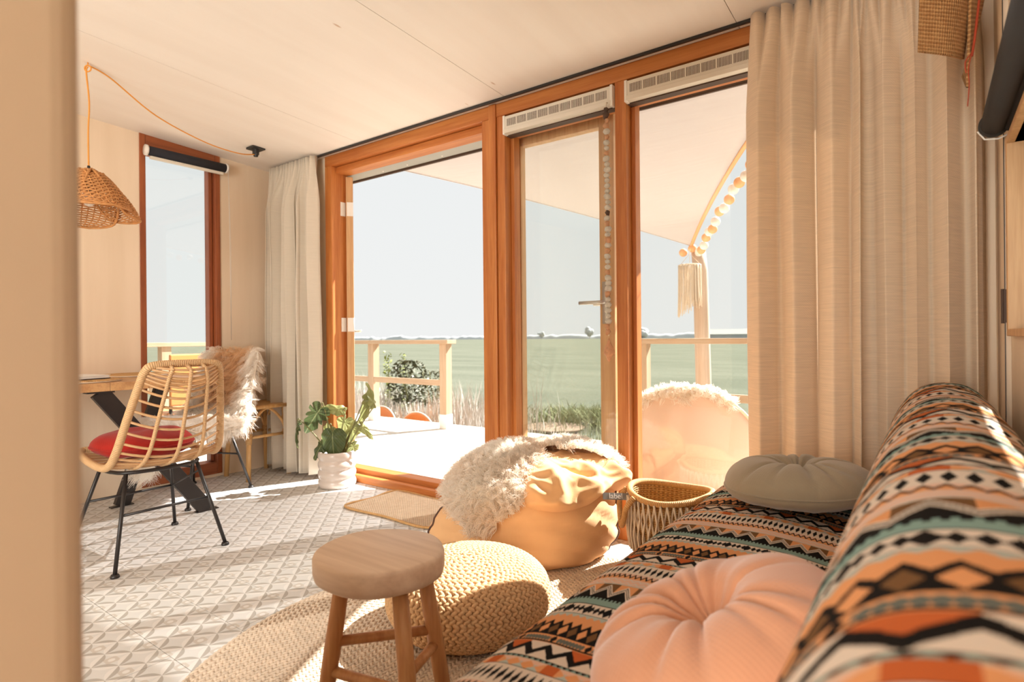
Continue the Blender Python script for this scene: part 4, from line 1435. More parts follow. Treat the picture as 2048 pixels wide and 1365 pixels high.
pf_c = (-1.285, 1.50)
pouf = thing('braided_pouf', 'round braided jute pouf between stool and bean bag', 'pouf', (pf_c[0], pf_c[1], 0.016))
pp = prof2([(0.02, 0.004), (0.17, 0.004), (0.235, 0.022), (0.266, 0.062), (0.275, 0.105), (0.262, 0.155), (0.218, 0.194), (0.14, 0.214), (0.06, 0.222), (0.006, 0.224)], 8)
MB().lathe([(0, 0.004)] + pp + [(0, 0.224)], 64).build('core', M['jute'], pouf)
arc = [0]
for a, b in zip(pp[:-1], pp[1:]): arc.append(arc[-1] + math.hypot(b[0] - a[0], b[1] - a[1]))
mb = MB()
s = 0.20
while s < arc[-1] - 0.012:
    i = max(j for j in range(len(arc)) if arc[j] <= s)
    i = min(i, len(pp) - 2)
    q = (s - arc[i]) / (arc[i + 1] - arc[i])
    rr_, zz_ = pp[i][0] + (pp[i + 1][0] - pp[i][0]) * q, pp[i][1] + (pp[i + 1][1] - pp[i][1]) * q
    tr, tz = pp[i + 1][0] - pp[i][0], pp[i + 1][1] - pp[i][1]
    L = math.hypot(tr, tz); tr, tz = tr / L, tz / L
    def pf(t, rr_=rr_, zz_=zz_, tr=tr, tz=tz):
        a = 2 * pi * t + s * 3
        e = Vector((math.cos(a), math.sin(a), 0))
        return e * rr_ + Vector((0, 0, zz_)), Vector((-math.sin(a), math.cos(a), 0)), Vector((e.x * tz, e.y * tz, -tr)), Vector((e.x * tr, e.y * tr, tz))
    braid_row(mb, pf, max(5, int(2 * pi * rr_ / 0.0215)), (0.0155, 0.0078, 0.0056), 0.001)
    s += 0.0225
o = mb.build('braid', M['jute'], pouf); o['kind'] = 'stuff'

# ------------------------------------------------------------------ door mat
mat_ = thing('door_mat', 'rectangular pale jute door mat by the threshold', 'mat', (-2.445, 2.345, 0.0))
mw, mh = 0.335, 0.205
m_, nt, b = new_mat('boucle_jute')
x, y, z = xyz(nt, coords(nt, 'Object'))
hgt = (x * 420.0).sin() * (y * 420.0).sin()
nn = noise(nt, coords(nt, 'Object'), 40, 3)
nt.links.new(mixc(nt, (hgt * 0.25 + nn), (0.52, 0.37, 0.24), (0.76, 0.60, 0.43)), b.inputs['Base Color'])
b.inputs['Roughness'].default_value = 1.0
bump(nt, b, hgt + nn, 0.7, 0.003)
boxo('pile', (-mw, -mh, 0.0005), (mw, mh, 0.011), m_, mat_, 0.003)
MB().tube(spline([(-mw, -mh, .008), (0, -mh, .008), (mw, -mh, .008), (mw, 0, .008), (mw, mh, .008), (0, mh, .008), (-mw, mh, .008), (-mw, 0, .008)], 8, True), 0.007, 8, closed=True).build('border', M['rope'], mat_)

# ------------------------------------------------------------------ bean bag with sheepskin
bc = Vector((-1.51, 2.215, 0.0))
LA, DA = Vector((math.cos(YAW), math.sin(YAW), 0)), Vector((-math.sin(YAW), math.cos(YAW), 0))
bean = thing('bean_bag', 'tan canvas bean bag slumped in front of the window post', 'bean bag', bc + Vector((0, 0, 0.013)))
bprof = prof2([(0.02, 0.0), (0.28, 0.0), (0.345, 0.02), (0.378, 0.08), (0.388, 0.16), (0.372, 0.25), (0.325, 0.335), (0.24, 0.40), (0.13, 0.44), (0.02, 0.452)], 6)
def bfn(p, a, i):
    l, d = p.dot(LA), p.dot(DA)
    # wider across the view, with an ear drawn out low at the left and pull folds
    w = 0.016 * mnoise.noise(Vector((p.x * 3.5, p.y * 3.5, p.z * 5))) + 0.008 * mnoise.noise(Vector((p.x * 9, p.y * 9, p.z * 14)))
    ridge = -0.010 * abs(math.sin(p.z * 34 + 2.5 * math.sin(a * 2) + l * 5)) ** 6 * (1 if p.z < 0.25 else 0.3)
    rad = math.hypot(p.x, p.y) + 1e-6
    ear = 0.075 * math.exp(-((l + 0.40) / 0.14) ** 2) * math.exp(-((p.z - 0.05) / 0.10) ** 2) * math.exp(-((d + 0.02) / 0.20) ** 2)
    s = 1 + (w + ridge) / 0.4
    q = LA * (l * 1.06 * s) + DA * (d * 0.92 * s)
    q -= LA * ear
    return Vector((q.x, q.y, p.z + w * min(1, p.z * 5) + 0.03 * max(0, l) * (p.z > 0.2) - 0.1 * ear))
bean_mb = MB().lathe(bprof, 110, (0, 0, 0), bfn)
bean_mb.build('bag', M['bean'], bean, weld=True)
# dark piped seams
def bsurf(ang, i, k=1.006):
    r_, z_ = bprof[i]
    v_ = bfn(Vector((r_ * math.cos(ang), r_ * math.sin(ang), z_)), ang, i)
    return Vector((v_.x * k, v_.y * k, v_.z))
aL = math.atan2(-LA.y, -LA.x)
aR = math.atan2(LA.y, LA.x)
MB().tube([bsurf(aL + 0.12, i) for i in range(8, 40)], 0.005, 6).build('piped_seam', M['seam'], bean)
MB().tube([bsurf(aR - 0.25, i) for i in range(8, 34)], 0.005, 6).build('piped_seam', M['seam'], bean)
# folded-over mouth of the bag
def flap(u, v):
    # a loose second skin over the right shoulder of the bag: v 0 under the fleece, v 1 the lip
    th = math.radians(-8 + 98 * u)
    ph_ = math.radians(66 - (44 + 4 * math.sin(5 * u) + 7 * smoothf(0.7, 1.0, u)) * v)
    dr = Vector((math.cos(ph_) * math.sin(th), -math.cos(ph_) * math.cos(th), math.sin(ph_)))
    rad = 1 / math.sqrt((dr.x / 0.412) ** 2 + (dr.y / 0.36) ** 2 + (dr.z / 0.305) ** 2)
    n1 = abs(mnoise.noise(Vector((u * 3.6 + 3.1, v * 2.6, 1.0))))
    n2 = abs(mnoise.noise(Vector((u * 8.0, v * 6.0 + 5.0, 4.0))))
    off = 0.012 + 0.088 * smoothf(0.1, 0.8, v) * (1 - 0.9 * n1) - 0.035 * n2 * v
    off += 0.05 * math.exp(-((u - 0.90) / 0.12) ** 2) * v + 0.03 * math.exp(-((u - 0.22) / 0.10) ** 2 - ((v - 0.6) / 0.25) ** 2)
    hol = math.exp(-((u - 0.47 - 0.5 * (v - 0.6)) / 0.045) ** 2 - ((v - 0.60) / 0.16) ** 2)
    off -= 0.045 * hol
    off *= 1 - 0.9 * smoothf(0.93, 1.0, v)
    off *= smoothf(-0.02, 0.10, u) * 0.9 + 0.1
    p = dr * (rad + off)
    q = LA * p.x + DA * p.y
    return (q.x, q.y, p.z + 0.15 - 0.035 * smoothf(0.65, 1.0, u) * v)
fl = MB().grid(flap, 90, 64).build('folded_mouth', M['bean'], bean)
fl.modifiers.new('solid', 'SOLIDIFY').thickness = 0.006
fs = fl.modifiers.new('sub', 'SUBSURF'); fs.levels = 1; fs.render_levels = 1
# sewn-in cloth tag
tp_ = Vector(flap(0.93, 0.86))
tg = bpy.data.objects.new('cloth_tag', MB().box((-0.055, -0.002, -0.014), (0.055, 0.002, 0.014)).mesh('cloth_tag', False))
tg.data.materials.append(M['tag']); COL.objects.link(tg); tg.parent = bean
tg['label'] = 'grey woven tag reading label'
tg.location = LA * 0.345 - DA * 0.270 + Vector((0, 0, 0.305))
tg.rotation_euler = (math.radians(-25), math.radians(4), YAW + 0.1)
tx = bpy.data.curves.new('print', 'FONT'); tx.body = 'label'; tx.size = 0.032; tx.align_x = 'CENTER'; tx.align_y = 'CENTER'; tx.extrude = 0.0003
t0_ = bpy.data.objects.new('lettering_curve', tx); COL.objects.link(t0_)
bpy.context.view_layer.update()
lm_ = bpy.data.meshes.new_from_object(t0_.evaluated_get(bpy.context.evaluated_depsgraph_get()))
bpy.data.objects.remove(t0_); bpy.data.curves.remove(tx)
lm_.materials.clear(); lm_.materials.append(M['print'])
to = bpy.data.objects.new('lettering', lm_); COL.objects.link(to)
to.parent = tg; to.location = (0, -0.0026, 0); to.rotation_euler = (pi / 2, 0, 0)

skin = thing('sheepskin', 'curly cream and caramel sheepskin thrown over the bean bag', 'sheepskin', bc + Vector((0, 0, 0.013)))
hide = MB()
def fleece_ok(p):
    l, d = p.dot(LA), p.dot(DA)
    if p.z < 0.10 or l > 0.36: return False
    if d > (0.06 if l < 0.1 else -0.10): return p.z > (0.24 if d > 0.06 else 0.30)
    th = 0.25 - 0.11 * math.exp(-((l + 0.22) / 0.11) ** 2)
    if l > -0.14: th = max(th, 0.20 + 0.80 * (l + 0.14))
    if l > 0.06: th = max(th, 0.36 + 0.5 * max(0, 0.14 - d))
    return p.z > min(th, 0.449)
BV = [Vector(q) for q in bean_mb.v]
fsel = [f for f in bean_mb.f if all(fleece_ok(BV[i]) for i in f)]
used = sorted({i for f in fsel for i in f})
rem = {i: k for k, i in enumerate(used)}
cenb = Vector((0, 0, 0.12))
hide.add([tuple(BV[i] + (BV[i] - cenb).normalized() * (0.016 + 0.045 * smoothf(0.02, 0.2, BV[i].dot(LA)))) for i in used], [tuple(rem[i] for i in f) for f in fsel])
hide.build('hide', M['hide'], skin)
def tint_bean(p):
    l, d = p.dot(LA), p.dot(DA)
    return 0.25 * smoothf(0.12, 0.0, abs(l + 0.12 + 0.5 * d - 0.10)) + 0.28 * max(0, mnoise.noise(p * 7)) + (0.12 if p.z < 0.3 else 0.0)
def smoothf(a, b, x):
    t = max(0, min(1, (x - a) / (b - a)))
    return t * t * (3 - 2 * t)
fur('wool', hide, 26000, 0.052, 0.0011, skin, M['fur'], tint_bean, 0.25, 0.006, 0.45, 6, clump=2200)

# ------------------------------------------------------------------ basket
bk_c = (-0.882, 2.325)
bas = thing('seagrass_basket', 'round seagrass basket with macrame skirt between bean bag and sofa', 'basket', (bk_c[0], bk_c[1], 0.0))
br, bh = 0.165, 0.335
m_, nt, b = new_mat('seagrass_weave')
x, y, z = xyz(nt, coords(nt, 'UV'))
hh = ((x * 330.0).sin() * ((y * 480.0).sin() > 0.0 )) + (y * 700.0).sin() * 0.6
nn = noise(nt, coords(nt, 'Object'), 70, 3)
nt.links.new(mixc(nt, smooth(hh * 0.3 + nn, 0.2, 0.9), (0.40, 0.19, 0.05), (0.70, 0.43, 0.17)), b.inputs['Base Color'])
b.inputs['Roughness'].default_value = 0.8
bump(nt, b, hh, 0.8, 0.004)
def bsk(u, v):
    a = 2 * pi * u
    rr = 0.125 + 0.045 * math.sin(pi * min(1, v * 1.1) * 0.62)
    return (rr * math.cos(a), rr * math.sin(a), 0.012 + (bh - 0.012) * v + 0.012 * math.cos(2 * a) * v)
o = MB().grid(bsk, 72, 24, lambda u, v: (u * 1.0, v * 0.33), closed_u=True).build('basket_wall', m_, bas)
o.modifiers.new('solid', 'SOLIDIFY').thickness = 0.009
MB().lathe([(0, 0.0), (0.125, 0.0), (0.125, 0.012), (0, 0.012)], 40).build('basket_base', m_, bas)
MB().tube([Vector(bsk(i / 60, 1.0)) + Vector((0, 0, 0.004)) for i in range(60)], 0.013, 10, closed=True).build('rim', M['rope'], bas)
for sgn in (1, -1):
    e, f = LA * -sgn, DA
    h = spline([e * 0.168 + f * 0.075 + Vector((0, 0, bh + .0)), e * 0.20 + f * 0.07 + Vector((0, 0, bh - 0.045)), e * 0.205 + Vector((0, 0, bh - 0.135)), e * 0.20 - f * 0.07 + Vector((0, 0, bh - 0.045)), e * 0.168 - f * 0.075 + Vector((0, 0, bh))], 8)
    MB().tube(h, 0.0115, 10).build('handle', M['rope'], bas)
mac = MB()
NM = 44
for i in range(NM):
    a0 = 2 * pi * i / NM
    for sgn in (-1, 1):
        pts = []
        for k in range(13):
            q = k / 12
            a = a0 + sgn * (2 * pi / NM) * 0.5 * (1 - abs(((q * 3) % 2) - 1)) * (1 if q < .7 else 0.2)
            b0 = bsk(0, 1 - 0.62 * q)[0]
            rr = b0 + 0.008 + 0.004 * sgn
            pts.append((rr * math.cos(a), rr * math.sin(a), bh - 0.012 - 0.215 * q))
        mac.tube(pts, 0.0042, 5)
o = mac.build('macrame_skirt', M['macrame'], bas); o['kind'] = 'stuff'

# ------------------------------------------------------------------ cane chairs
def make_chair(label, loc, rz):
    """local +y is where the sitter faces"""
    t = thing('cane_chair', label, 'chair', loc, rz, 'cane chairs at the dining table')
    side = [(0.190, 0.255, 0.462), (0.222, 0.10, 0.452), (0.232, -0.08, 0.440), (0.228, -0.185, 0.450), (0.218, -0.245, 0.515), (0.195, -0.300, 0.660), (0.168, -0.352, 0.805), (0.155, -0.372, 0.858), (0.125, -0.385, 0.884)]
    rightp = [Vector(p) for p in side]
    leftp = [Vector((-p[0], p[1], p[2])) for p in reversed(side)]
    loop = rightp + [Vector((0, -0.392, 0.888))] + leftp + [Vector((-0.12, 0.268, 0.464)), Vector((0.12, 0.268, 0.464))]
    MB().tube(spline(loop, 8, True), 0.0165, 12, closed=True).build('shell_frame', M['cane'], t)
    sr_ = spline(rightp, 10)
    # frame position at arc fraction on either side, and the sagging shell between
    def at(f):
        x = f * (len(sr_) - 1)
        i = min(int(x), len(sr_) - 2)
        return sr_[i].lerp(sr_[i + 1], x - i)
    def shell(f, u):                                    # u -1..1
        p = at(f)
        up = smoothf(0.35, 0.6, f)
        bulge = 1 - u * u
        return Vector((p.x * u, p.y - 0.055 * bulge * up, p.z - 0.022 * bulge * (1 - up) - 0.045 * bulge * up * smoothf(1.02, 0.8, f) - 0.01 * up * bulge))
    for u in (-0.52, 0.0, 0.52):
        pts = [shell(0.02 + 0.97 * k / 40, u) + Vector((0, -0.004, -0.004)) for k in range(41)]
        pts[-1] = pts[-1].lerp(Vector((pts[-1].x, -0.39, 0.884)), 0.8)
        MB().tube(pts, 0.0085, 8).build('upright_rod', M['cane'], t)
    nrow = 25
    for r_ in range(nrow):
        f = 0.05 + 0.91 * r_ / (nrow - 1)
        pts = [shell(f, -1 + 2 * k / 16) for k in range(17)]
        MB().tube(pts, 0.0056, 6).build('cane_rib', M['cane_rod'], t)
    feet = {}
    for sx_, sy_ in ((1, 1), (-1, 1), (1, -1), (-1, -1)):
        top = Vector((0.15 * sx_, 0.14 * sy_ - 0.02, 0.405))
        bot = Vector((0.232 * sx_, 0.262 * sy_, 0.0))
        feet[(sx_, sy_)] = (top, bot)
        MB().tube([top, bot + Vector((0, 0, 0.012))], 0.0085, 10).build('leg', M['iron'], t)
        MB().lathe([(0, 0), (0.017, 0), (0.018, 0.006), (0.014, 0.014), (0, 0.014)], 14, bot).build('foot_pad', M['iron'], t)
    f = 0.42
    q = {k: a.lerp(b_, f) for k, (a, b_) in feet.items()}
    MB().tube([q[(1, -1)], q[(-1, -1)]], 0.006, 8).build('stretcher', M['iron'], t)
    MB().tube([q[(1, 1)], q[(-1, 1)]], 0.006, 8).build('stretcher', M['iron'], t)
    MB().tube([feet[(1, -1)][0].lerp(feet[(1, -1)][1], .1), q[(1, 1)]], 0.005, 8).build('stretcher', M['iron'], t)
    fr_ = [feet[k][0] + Vector((0, 0, 0.002)) for k in ((1, 1), (-1, 1), (-1, -1), (1, -1))]
    MB().tube(spline(fr_, 6, True), 0.0085, 8, closed=True).build('under_frame', M['iron'], t)
    return t, shell
ch1, shell_fn = make_chair('cane chair with a red cushion, its back to the room', (-3.02, 1.19, 0.0), math.radians(90))
ch2 = copy_tree(ch1, None, label='cane chair under a caramel sheepskin beside the bamboo stool')
ch2.location = (-3.80, 1.745, 0.0)
ch2.rotation_euler = (0, 0, math.radians(180 + 21))

cu = thing('seat_cushion', 'round red velvet cushion on the cane chair', 'cushion', (-3.07, 1.19, 0.452), 0.3)
P = [(0, 0.0), (0.14, 0.0), (0.19, 0.015), (0.212, 0.045), (0.20, 0.075), (0.16, 0.098), (0.09, 0.108), (0.03, 0.104), (0, 0.100)]
def cfn(p, a, i): return Vector((p.x * (1 + .03 * math.sin(3 * a)), p.y * (1 + .03 * math.cos(2 * a)), p.z + 0.012 * mnoise.noise(Vector((p.x * 9, p.y * 9, 0)))))
MB().lathe(prof2(P, 4), 72, (0, 0, 0), cfn).build('cushion_body', M['red'], cu, weld=True)
MB().tube([Vector((0.213 * math.cos(a) * (1 + .03 * math.sin(3 * a)), 0.213 * math.sin(a) * (1 + .03 * math.cos(2 * a)), 0.045)) for a in [2 * pi * i / 72 for i in range(72)]], 0.004, 6, closed=True).build('piping', M['red'], cu)

sk2 = thing('sheepskin', 'caramel sheepskin with white edges draped over the chair by the bamboo stool', 'sheepskin', ch2.location, math.radians(180 + 21))
hide2 = MB()
def drape(u, v):
    s = -1 + 2 * u
    wv = 1 + 0.12 * math.sin(5 * v + 1) + 0.08 * math.sin(11 * v)
    if v < 0.18:                                        # hangs down behind the back
        q = v / 0.18
        p = shell_fn(0.97, s * 1.0)
        return (p.x * 1.05 * wv, -0.425 - 0.02 * (1 - q), 0.64 + 0.26 * q)
    if v < 0.80:                                        # down the back and along the seat
        q = (v - 0.18) / 0.62
        f = 1.0 - 0.98 * q
        p = shell_fn(f, s * 0.95)
        n_ = Vector((0, 1, 0.25)).lerp(Vector((0, 0.1, 1)), smoothf(0.62, 0.35, f))
        p = p + n_.normalized() * (0.030 + 0.02 * (1 - abs(s)))
        out = 1.10 + 0.30 * smoothf(0.85, 1.0, abs(s))
        lift = 0.025 if f > 0.9 else 0
        return (p.x * out * wv, p.y, p.z + lift - 0.04 * smoothf(0.8, 1, abs(s)) * smoothf(0.5, 0.2, f))
    q = (v - 0.80) / 0.20                               # hangs over the front edge
    return (0.22 * s * wv * (1 - 0.25 * q), 0.285 + 0.035 * math.sin(pi * q * .6), 0.485 - 0.30 * q * (0.8 + 0.2 * math.cos(3 * s)))
hide2.grid(drape, 26, 60)
o = hide2.build('hide', M['hide'], sk2)
o.modifiers.new('solid', 'SOLIDIFY').thickness = 0.006
def tint2(p):
    e = smoothf(0.20, 0.09, abs(p.x))
    return e * smoothf(0.50, 0.58, p.z) * 0.95 + 0.12 * max(0, mnoise.noise(p * 9))
# both faces of the fleece carry wool where they show
V2 = MB(); V2.v, V2.f, V2.uv = hide2.v, [tuple(reversed(f)) for f in hide2.f], hide2.uv
nv = np.array([np.cross(np.array(hide2.v[f[1]]) - np.array(hide2.v[f[0]]), np.array(hide2.v[f[2]]) - np.array(hide2.v[f[0]])) for f in hide2.f[26 * 20:26 * 22]]).mean(0)
good = hide2 if nv[1] + nv[2] > 0 else V2
fur('wool', good, 24000, 0.085, 0.0011, sk2, M['fur'], tint2, 0.45, 0.004, 0.45, 6, clump=1300)
fur('wool', V2 if good is hide2 else hide2, 15000, 0.075, 0.0011, sk2, M['fur'], lambda p: 0.08, 0.45, 0.004, 0.5, 6, clump=900)

# ------------------------------------------------------------------ dining table and what lies on it
tb = thing('dining_table', 'oak dining table on crossed black legs against the end wall', 'table', (0, 0, 0))
TX0, TX1, TY0, TY1, TZ = -4.18, -3.375, 0.62, 1.70, 0.775
nb_ = 6
bw = (TY1 - TY0) / nb_
for i in range(nb_):
    boxo('board', (TX0, TY0 + bw * i + 0.0006, TZ - 0.042), (TX1, TY0 + bw * (i + 1) - 0.0006, TZ), M['oak'], tb, 0.002)
TYC = (TY0 + TY1) / 2
for xx, ya_, yb_ in ((TX1 - 0.03, 1.12, 1.65), (TX1 - 0.03, 0.95, 0.67), (TX0 + 0.26, 1.64, 1.40), (TX0 + 0.26, 0.72, 0.98)):
    MB().bar((xx, ya_, TZ - 0.046), (xx, yb_, 0.004), 0.035, 0.082, (0, 0.5, 0.9)).build('leg', M['iron'], tb, False, 0.002)
    boxo('foot_plate', (xx - 0.02, yb_ - 0.06, 0.0), (xx + 0.02, yb_ + 0.06, 0.006), M['iron'], tb)
    boxo('bracket', (xx - 0.03, ya_ - 0.06, TZ - 0.050), (xx + 0.03, ya_ + 0.06, TZ - 0.042), M['iron'], tb)
def placemat(label, c, r, rz=0):
    t = thing('placemat', label, 'placemat', (c[0], c[1], TZ), rz)
    MB().lathe([(0, 0.0005), (r, 0.0005), (r + 0.004, 0.004), (r, 0.008), (0, 0.007)], 60).build('mat_disc', M['jute_rug'], t)
    q = MB()
    k = 0.012
    rr = 0.02
    while rr < r:
        q.tube([(rr * math.cos(a), rr * math.sin(a), 0.0065) for a in [2 * pi * i / 48 for i in range(48)]], 0.006, 6, closed=True)
        rr += k
    o = q.build('coil', M['rope'], t); o['kind'] = 'stuff'
placemat('round woven placemat at the near edge of the table', (-3.60, 1.10), 0.18)
placemat('round woven placemat at the far corner of the table by the window', (-3.92, 1.48), 0.17)
bk_ = thing('booklet', 'white booklet with a dark cover lying on the near placemat', 'book', (-3.62, 1.05, TZ + 0.0135), 0.25)
boxo('cover', (-0.11, -0.15, 0.0), (0.11, 0.15, 0.004), M['cover'], bk_, 0.001)
boxo('pages', (-0.107, -0.146, 0.004), (0.107, 0.146, 0.016), M['paper'], bk_, 0.001)
boxo('cover', (-0.11, -0.15, 0.016), (0.11, 0.15, 0.019), M['paper'], bk_, 0.001)

# ------------------------------------------------------------------ bamboo stool in the corner
bs = thing('bamboo_stool', 'bamboo side stool in the corner behind the curtain', 'stool', (-3.985, 2.315, 0.0))
H_ = 0.53
boxo('top', (-0.165, -0.20, H_ - 0.03), (0.165, 0.17, H_ - 0.008), M['bamboo'], bs, 0.008)
MB().tube(spline([(-.165, -.20, H_ - .02), (.165, -.20, H_ - .02), (.165, .17, H_ - .02), (-.165, .17, H_ - .02)], 1, True), 0.014, 10, closed=True).build('edge_cane', M['bamboo'], bs)
BL = {}
for sx_ in (-1, 1):
    for sy_ in (-1, 1):
        a_, b_ = Vector((0.125 * sx_, -0.015 + 0.135 * sy_, H_ - 0.03)), Vector((0.15 * sx_, -0.015 + 0.155 * sy_, 0.0))
        BL[(sx_, sy_)] = (a_, b_)
        MB().tube([a_, b_], [0.017, 0.0165], 12).build('leg', M['bamboo'], bs)
        c_ = a_.lerp(b_, 0.40)
        MB().tube([c_ + Vector((0, 0, 0.03)), c_ - Vector((0, 0, 0.045))], [0.026, 0.020], 12).build('binding', M['rope'], bs)
for k1, k2 in (((1, -1), (1, 1)), ((-1, -1), (-1, 1)), ((1, -1), (-1, -1)), ((1, 1), (-1, 1))):
    p, q = BL[k1][0].lerp(BL[k1][1], .40), BL[k2][0].lerp(BL[k2][1], .40)
    MB().tube([p, q], 0.011, 10).build('stretcher', M['bamboo'], bs)
    m_ = (BL[k1][0] + BL[k2][0]) / 2
    MB().tube(spline([p, p.lerp(q, .14) + Vector((0, 0, 0.11)), m_ + Vector((0, 0, -0.005)), q.lerp(p, .14) + Vector((0, 0, 0.11)), q], 6), 0.010, 8).build('arch', M['bamboo'], bs)

# ------------------------------------------------------------------ monstera in a ribbed pot
pl = thing('potted_monstera', 'monstera plant in a ribbed white pot beside the open door', 'plant', (-3.235, 2.43, 0.0), 0)
PR = 0.122
pr_ = [(0, 0.0), (0.108, 0.0)]
for i in range(41):
    z = 0.004 + 0.232 * i / 40
    pr_.append((PR - 0.010 + 0.012 * abs(math.sin(pi * z / 0.0605)) ** 0.7, z))
pr_ += [(0.108, 0.238), (0.102, 0.232), (0.101, 0.195), (0, 0.195)]
MB().lathe(pr_, 56).build('pot', M['pot'], pl)
MB().lathe([(0, 0.19), (0.10, 0.19), (0.10, 0.203), (0, 0.209)], 24).build('soil', M['soil'], pl)
def heart(w, L, splits, seed):
    """outline polar leaf: returns grid mesh with a pinched base and side slits; x across, y along"""
    mb = MB()
    rr = random.Random(seed)
    nA, nR = 64, 6
    cut = []
    if splits:
        for sgn in (-1, 1):
            for a in (0.95, 1.35, 1.8): cut.append((sgn * (a + rr.uniform(-.1, .1)), rr.uniform(.4, .6)))
    mb.v.append((0, 0.30 * L, 0)); mb.uv.append((0, 0.3))
    def edge(a):
        # a = 0 at the tip, pi at the stalk notch
        x = math.sin(a) ** 1.0 * (1 - 0.12 * math.cos(a))
        y = math.cos(a)
        n_ = 1 - 0.62 * math.exp(-((abs(a) - pi) / 0.22) ** 2)
        tipx = 1 + 0.18 * math.exp(-(a / 0.28) ** 2)
        r_ = n_ * tipx
        for ca, cd in cut:
            r_ *= 1 - cd * math.exp(-((a - ca) / 0.055) ** 2)
        return x * r_ * w * .5, 0.30 * L + y * r_ * L * (0.70 if y > 0 else 0.36)
    for i in range(nA):
        a = -pi + 2 * pi * i / nA
        ex, ey = edge(a)
        for k in range(1, nR + 1):
            q = k / nR
            x, y = ex * q, 0.30 * L + (ey - 0.30 * L) * q
            z = 0.16 * abs(x) - 1.1 * x * x / w - 0.35 * max(0, y) ** 2 / L + 0.008 * math.sin(8 * a) * q
            mb.v.append((x, y, z)); mb.uv.append((x / w, y / L))
    for i in range(nA):
        j = (i + 1) % nA
        mb.f.append((0, 1 + i * nR, 1 + j * nR))
        for k in range(nR - 1):
            a, b_ = 1 + i * nR + k, 1 + j * nR + k
            mb.f.append((a, a + 1, b_ + 1, b_))
    return mb
def view_pt(l, d, z): return LA * l + DA * d + Vector((0, 0, z))
leaves = [  # tip of stalk (across, depth, height), leaf direction (across, depth, up), facing, width, length, young, splits
    ((-0.085, -0.02, 0.545), (-0.55, -0.1, -0.75), (0.25, -0.9, 0.35), 0.155, 0.21, 0, 1),
    ((0.005, -0.10, 0.400), (-0.02, -0.15, -0.95), (0.0, -0.95, 0.25), 0.165, 0.185, 0, 0),
    ((0.055, 0.02, 0.500), (-0.75, 0.0, 0.22), (0.1, -0.75, 0.6), 0.085, 0.19, 1, 0),
    ((-0.245, -0.02, 0.440), (-0.35, -0.15, -0.85), (-0.95, -0.2, 0.1), 0.09, 0.15, 0, 1),
    ((-0.05, 0.03, 0.400), (-0.35, -0.05, -0.75), (-0.3, -0.9, 0.2), 0.125, 0.16, 1, 0),
    ((-0.075, -0.03, 0.30), (-0.55, -0.2, -0.65), (-0.2, -0.8, 0.5), 0.10, 0.12, 0, 0),
    ((0.215, 0.0, 0.625), (0.14, -0.05, -0.95), (0.9, -0.35, 0.1), 0.10, 0.18, 1, 1),
    ((0.225, 0.03, 0.600), (-0.30, 0.0, -0.90), (0.5, -0.8, 0.1), 0.06, 0.22, 1, 0),
    ((0.255, -0.02, 0.520), (0.05, -0.1, 0.95), (0.9, -0.4, 0.0), 0.075, 0.15, 1, 0),
    ((0.135, 0.0, 0.420), (-0.60, -0.1, -0.70), (0.1, -0.7, 0.7), 0.11, 0.15, 1, 0),
    ((0.145, -0.01, 0.425), (0.75, -0.1, -0.65), (0.3, -0.8, 0.5), 0.055, 0.14, 1, 0),
    ((0.13, 0.01, 0.285), (-0.6, -0.2, -0.6), (0.4, -0.6, 0.6), 0.07, 0.10, 1, 0),
    ((0.05, 0.03, 0.455), (-0.1, 0.1, -0.9), (0.1, -0.9, 0.2), 0.12, 0.13, 1, 0),
]
for i, (tip, dr, fc, w, L, young, sp) in enumerate(leaves):
    T = view_pt(*tip)
    yv = view_pt(*dr).normalized()
    zv = view_pt(*fc); zv = (zv - yv * zv.dot(yv)).normalized()
    xv = yv.cross(zv)
    mt = Matrix(((xv.x, yv.x, zv.x, T.x), (xv.y, yv.y, zv.y, T.y), (xv.z, yv.z, zv.z, T.z), (0, 0, 0, 1)))
    lf = heart(w, L, sp, i)
    lf.v = [tuple(mt @ Vector(p)) for p in lf.v]
    lf.build('leaf', M['leaf_pale'] if young else M['leaf'], pl)
    b0 = view_pt(0.0 + tip[0] * 0.18, 0.02 * math.sin(i * 2.0), 0.20)
    MB().tube(spline([b0, b0.lerp(T, 0.45) + Vector((0, 0, 0.025)), T + Vector((0, 0, 0.012)), T + yv * 0.02], 6), [0.0052 - 0.0025 * k / 18 for k in range(19)], 7).build('stalk', M['stem'], pl)

# ------------------------------------------------------------------ petal pendant over the table
LX, LY = -3.395, 1.082
pz = cz(LY)
lamp = thing('pendant_lamp', 'woven reed petal pendant on a swagged orange cord', 'lamp', (LX, LY, pz))
ht = 1.845 - pz
MB().tube([Vector((0, 0, -0.03)) + Vector((0.016 * math.cos(a) * 0.8, 0.016 * math.cos(a) * 0.6, 0.016 * math.sin(a))) for a in [2 * pi * i / 20 for i in range(20)]], 0.0035, 6, closed=True).tube([(0, 0, -0.014), (0, 0, 0)], 0.003, 6).build('ceiling_hook', M['cord_o'], lamp)
MB().tube(spline([(0.0, 0, -0.022), (-0.003, -0.006, -0.05), (0.004, 0.003, -0.2), (-0.003, 0, -0.35), (0, 0, ht)], 6), 0.0038, 8).build('drop_cord', M['cord_o'], lamp)
SK = Vector((-3.785, 2.19, cz(2.19))) - Vector((LX, LY, pz))
MB().tube(spline([(0.0, 0, -0.014), SK * 0.10 + Vector((0, 0, -0.022)), SK * 0.33 + Vector((0, 0, -0.105)), SK * 0.62 + Vector((0, 0, -0.125)), SK * 0.86 + Vector((0, 0, -0.095)), SK + Vector((0, 0, -0.045))], 10), 0.0038, 8).build('swag_cord', M['cord_o'], lamp)
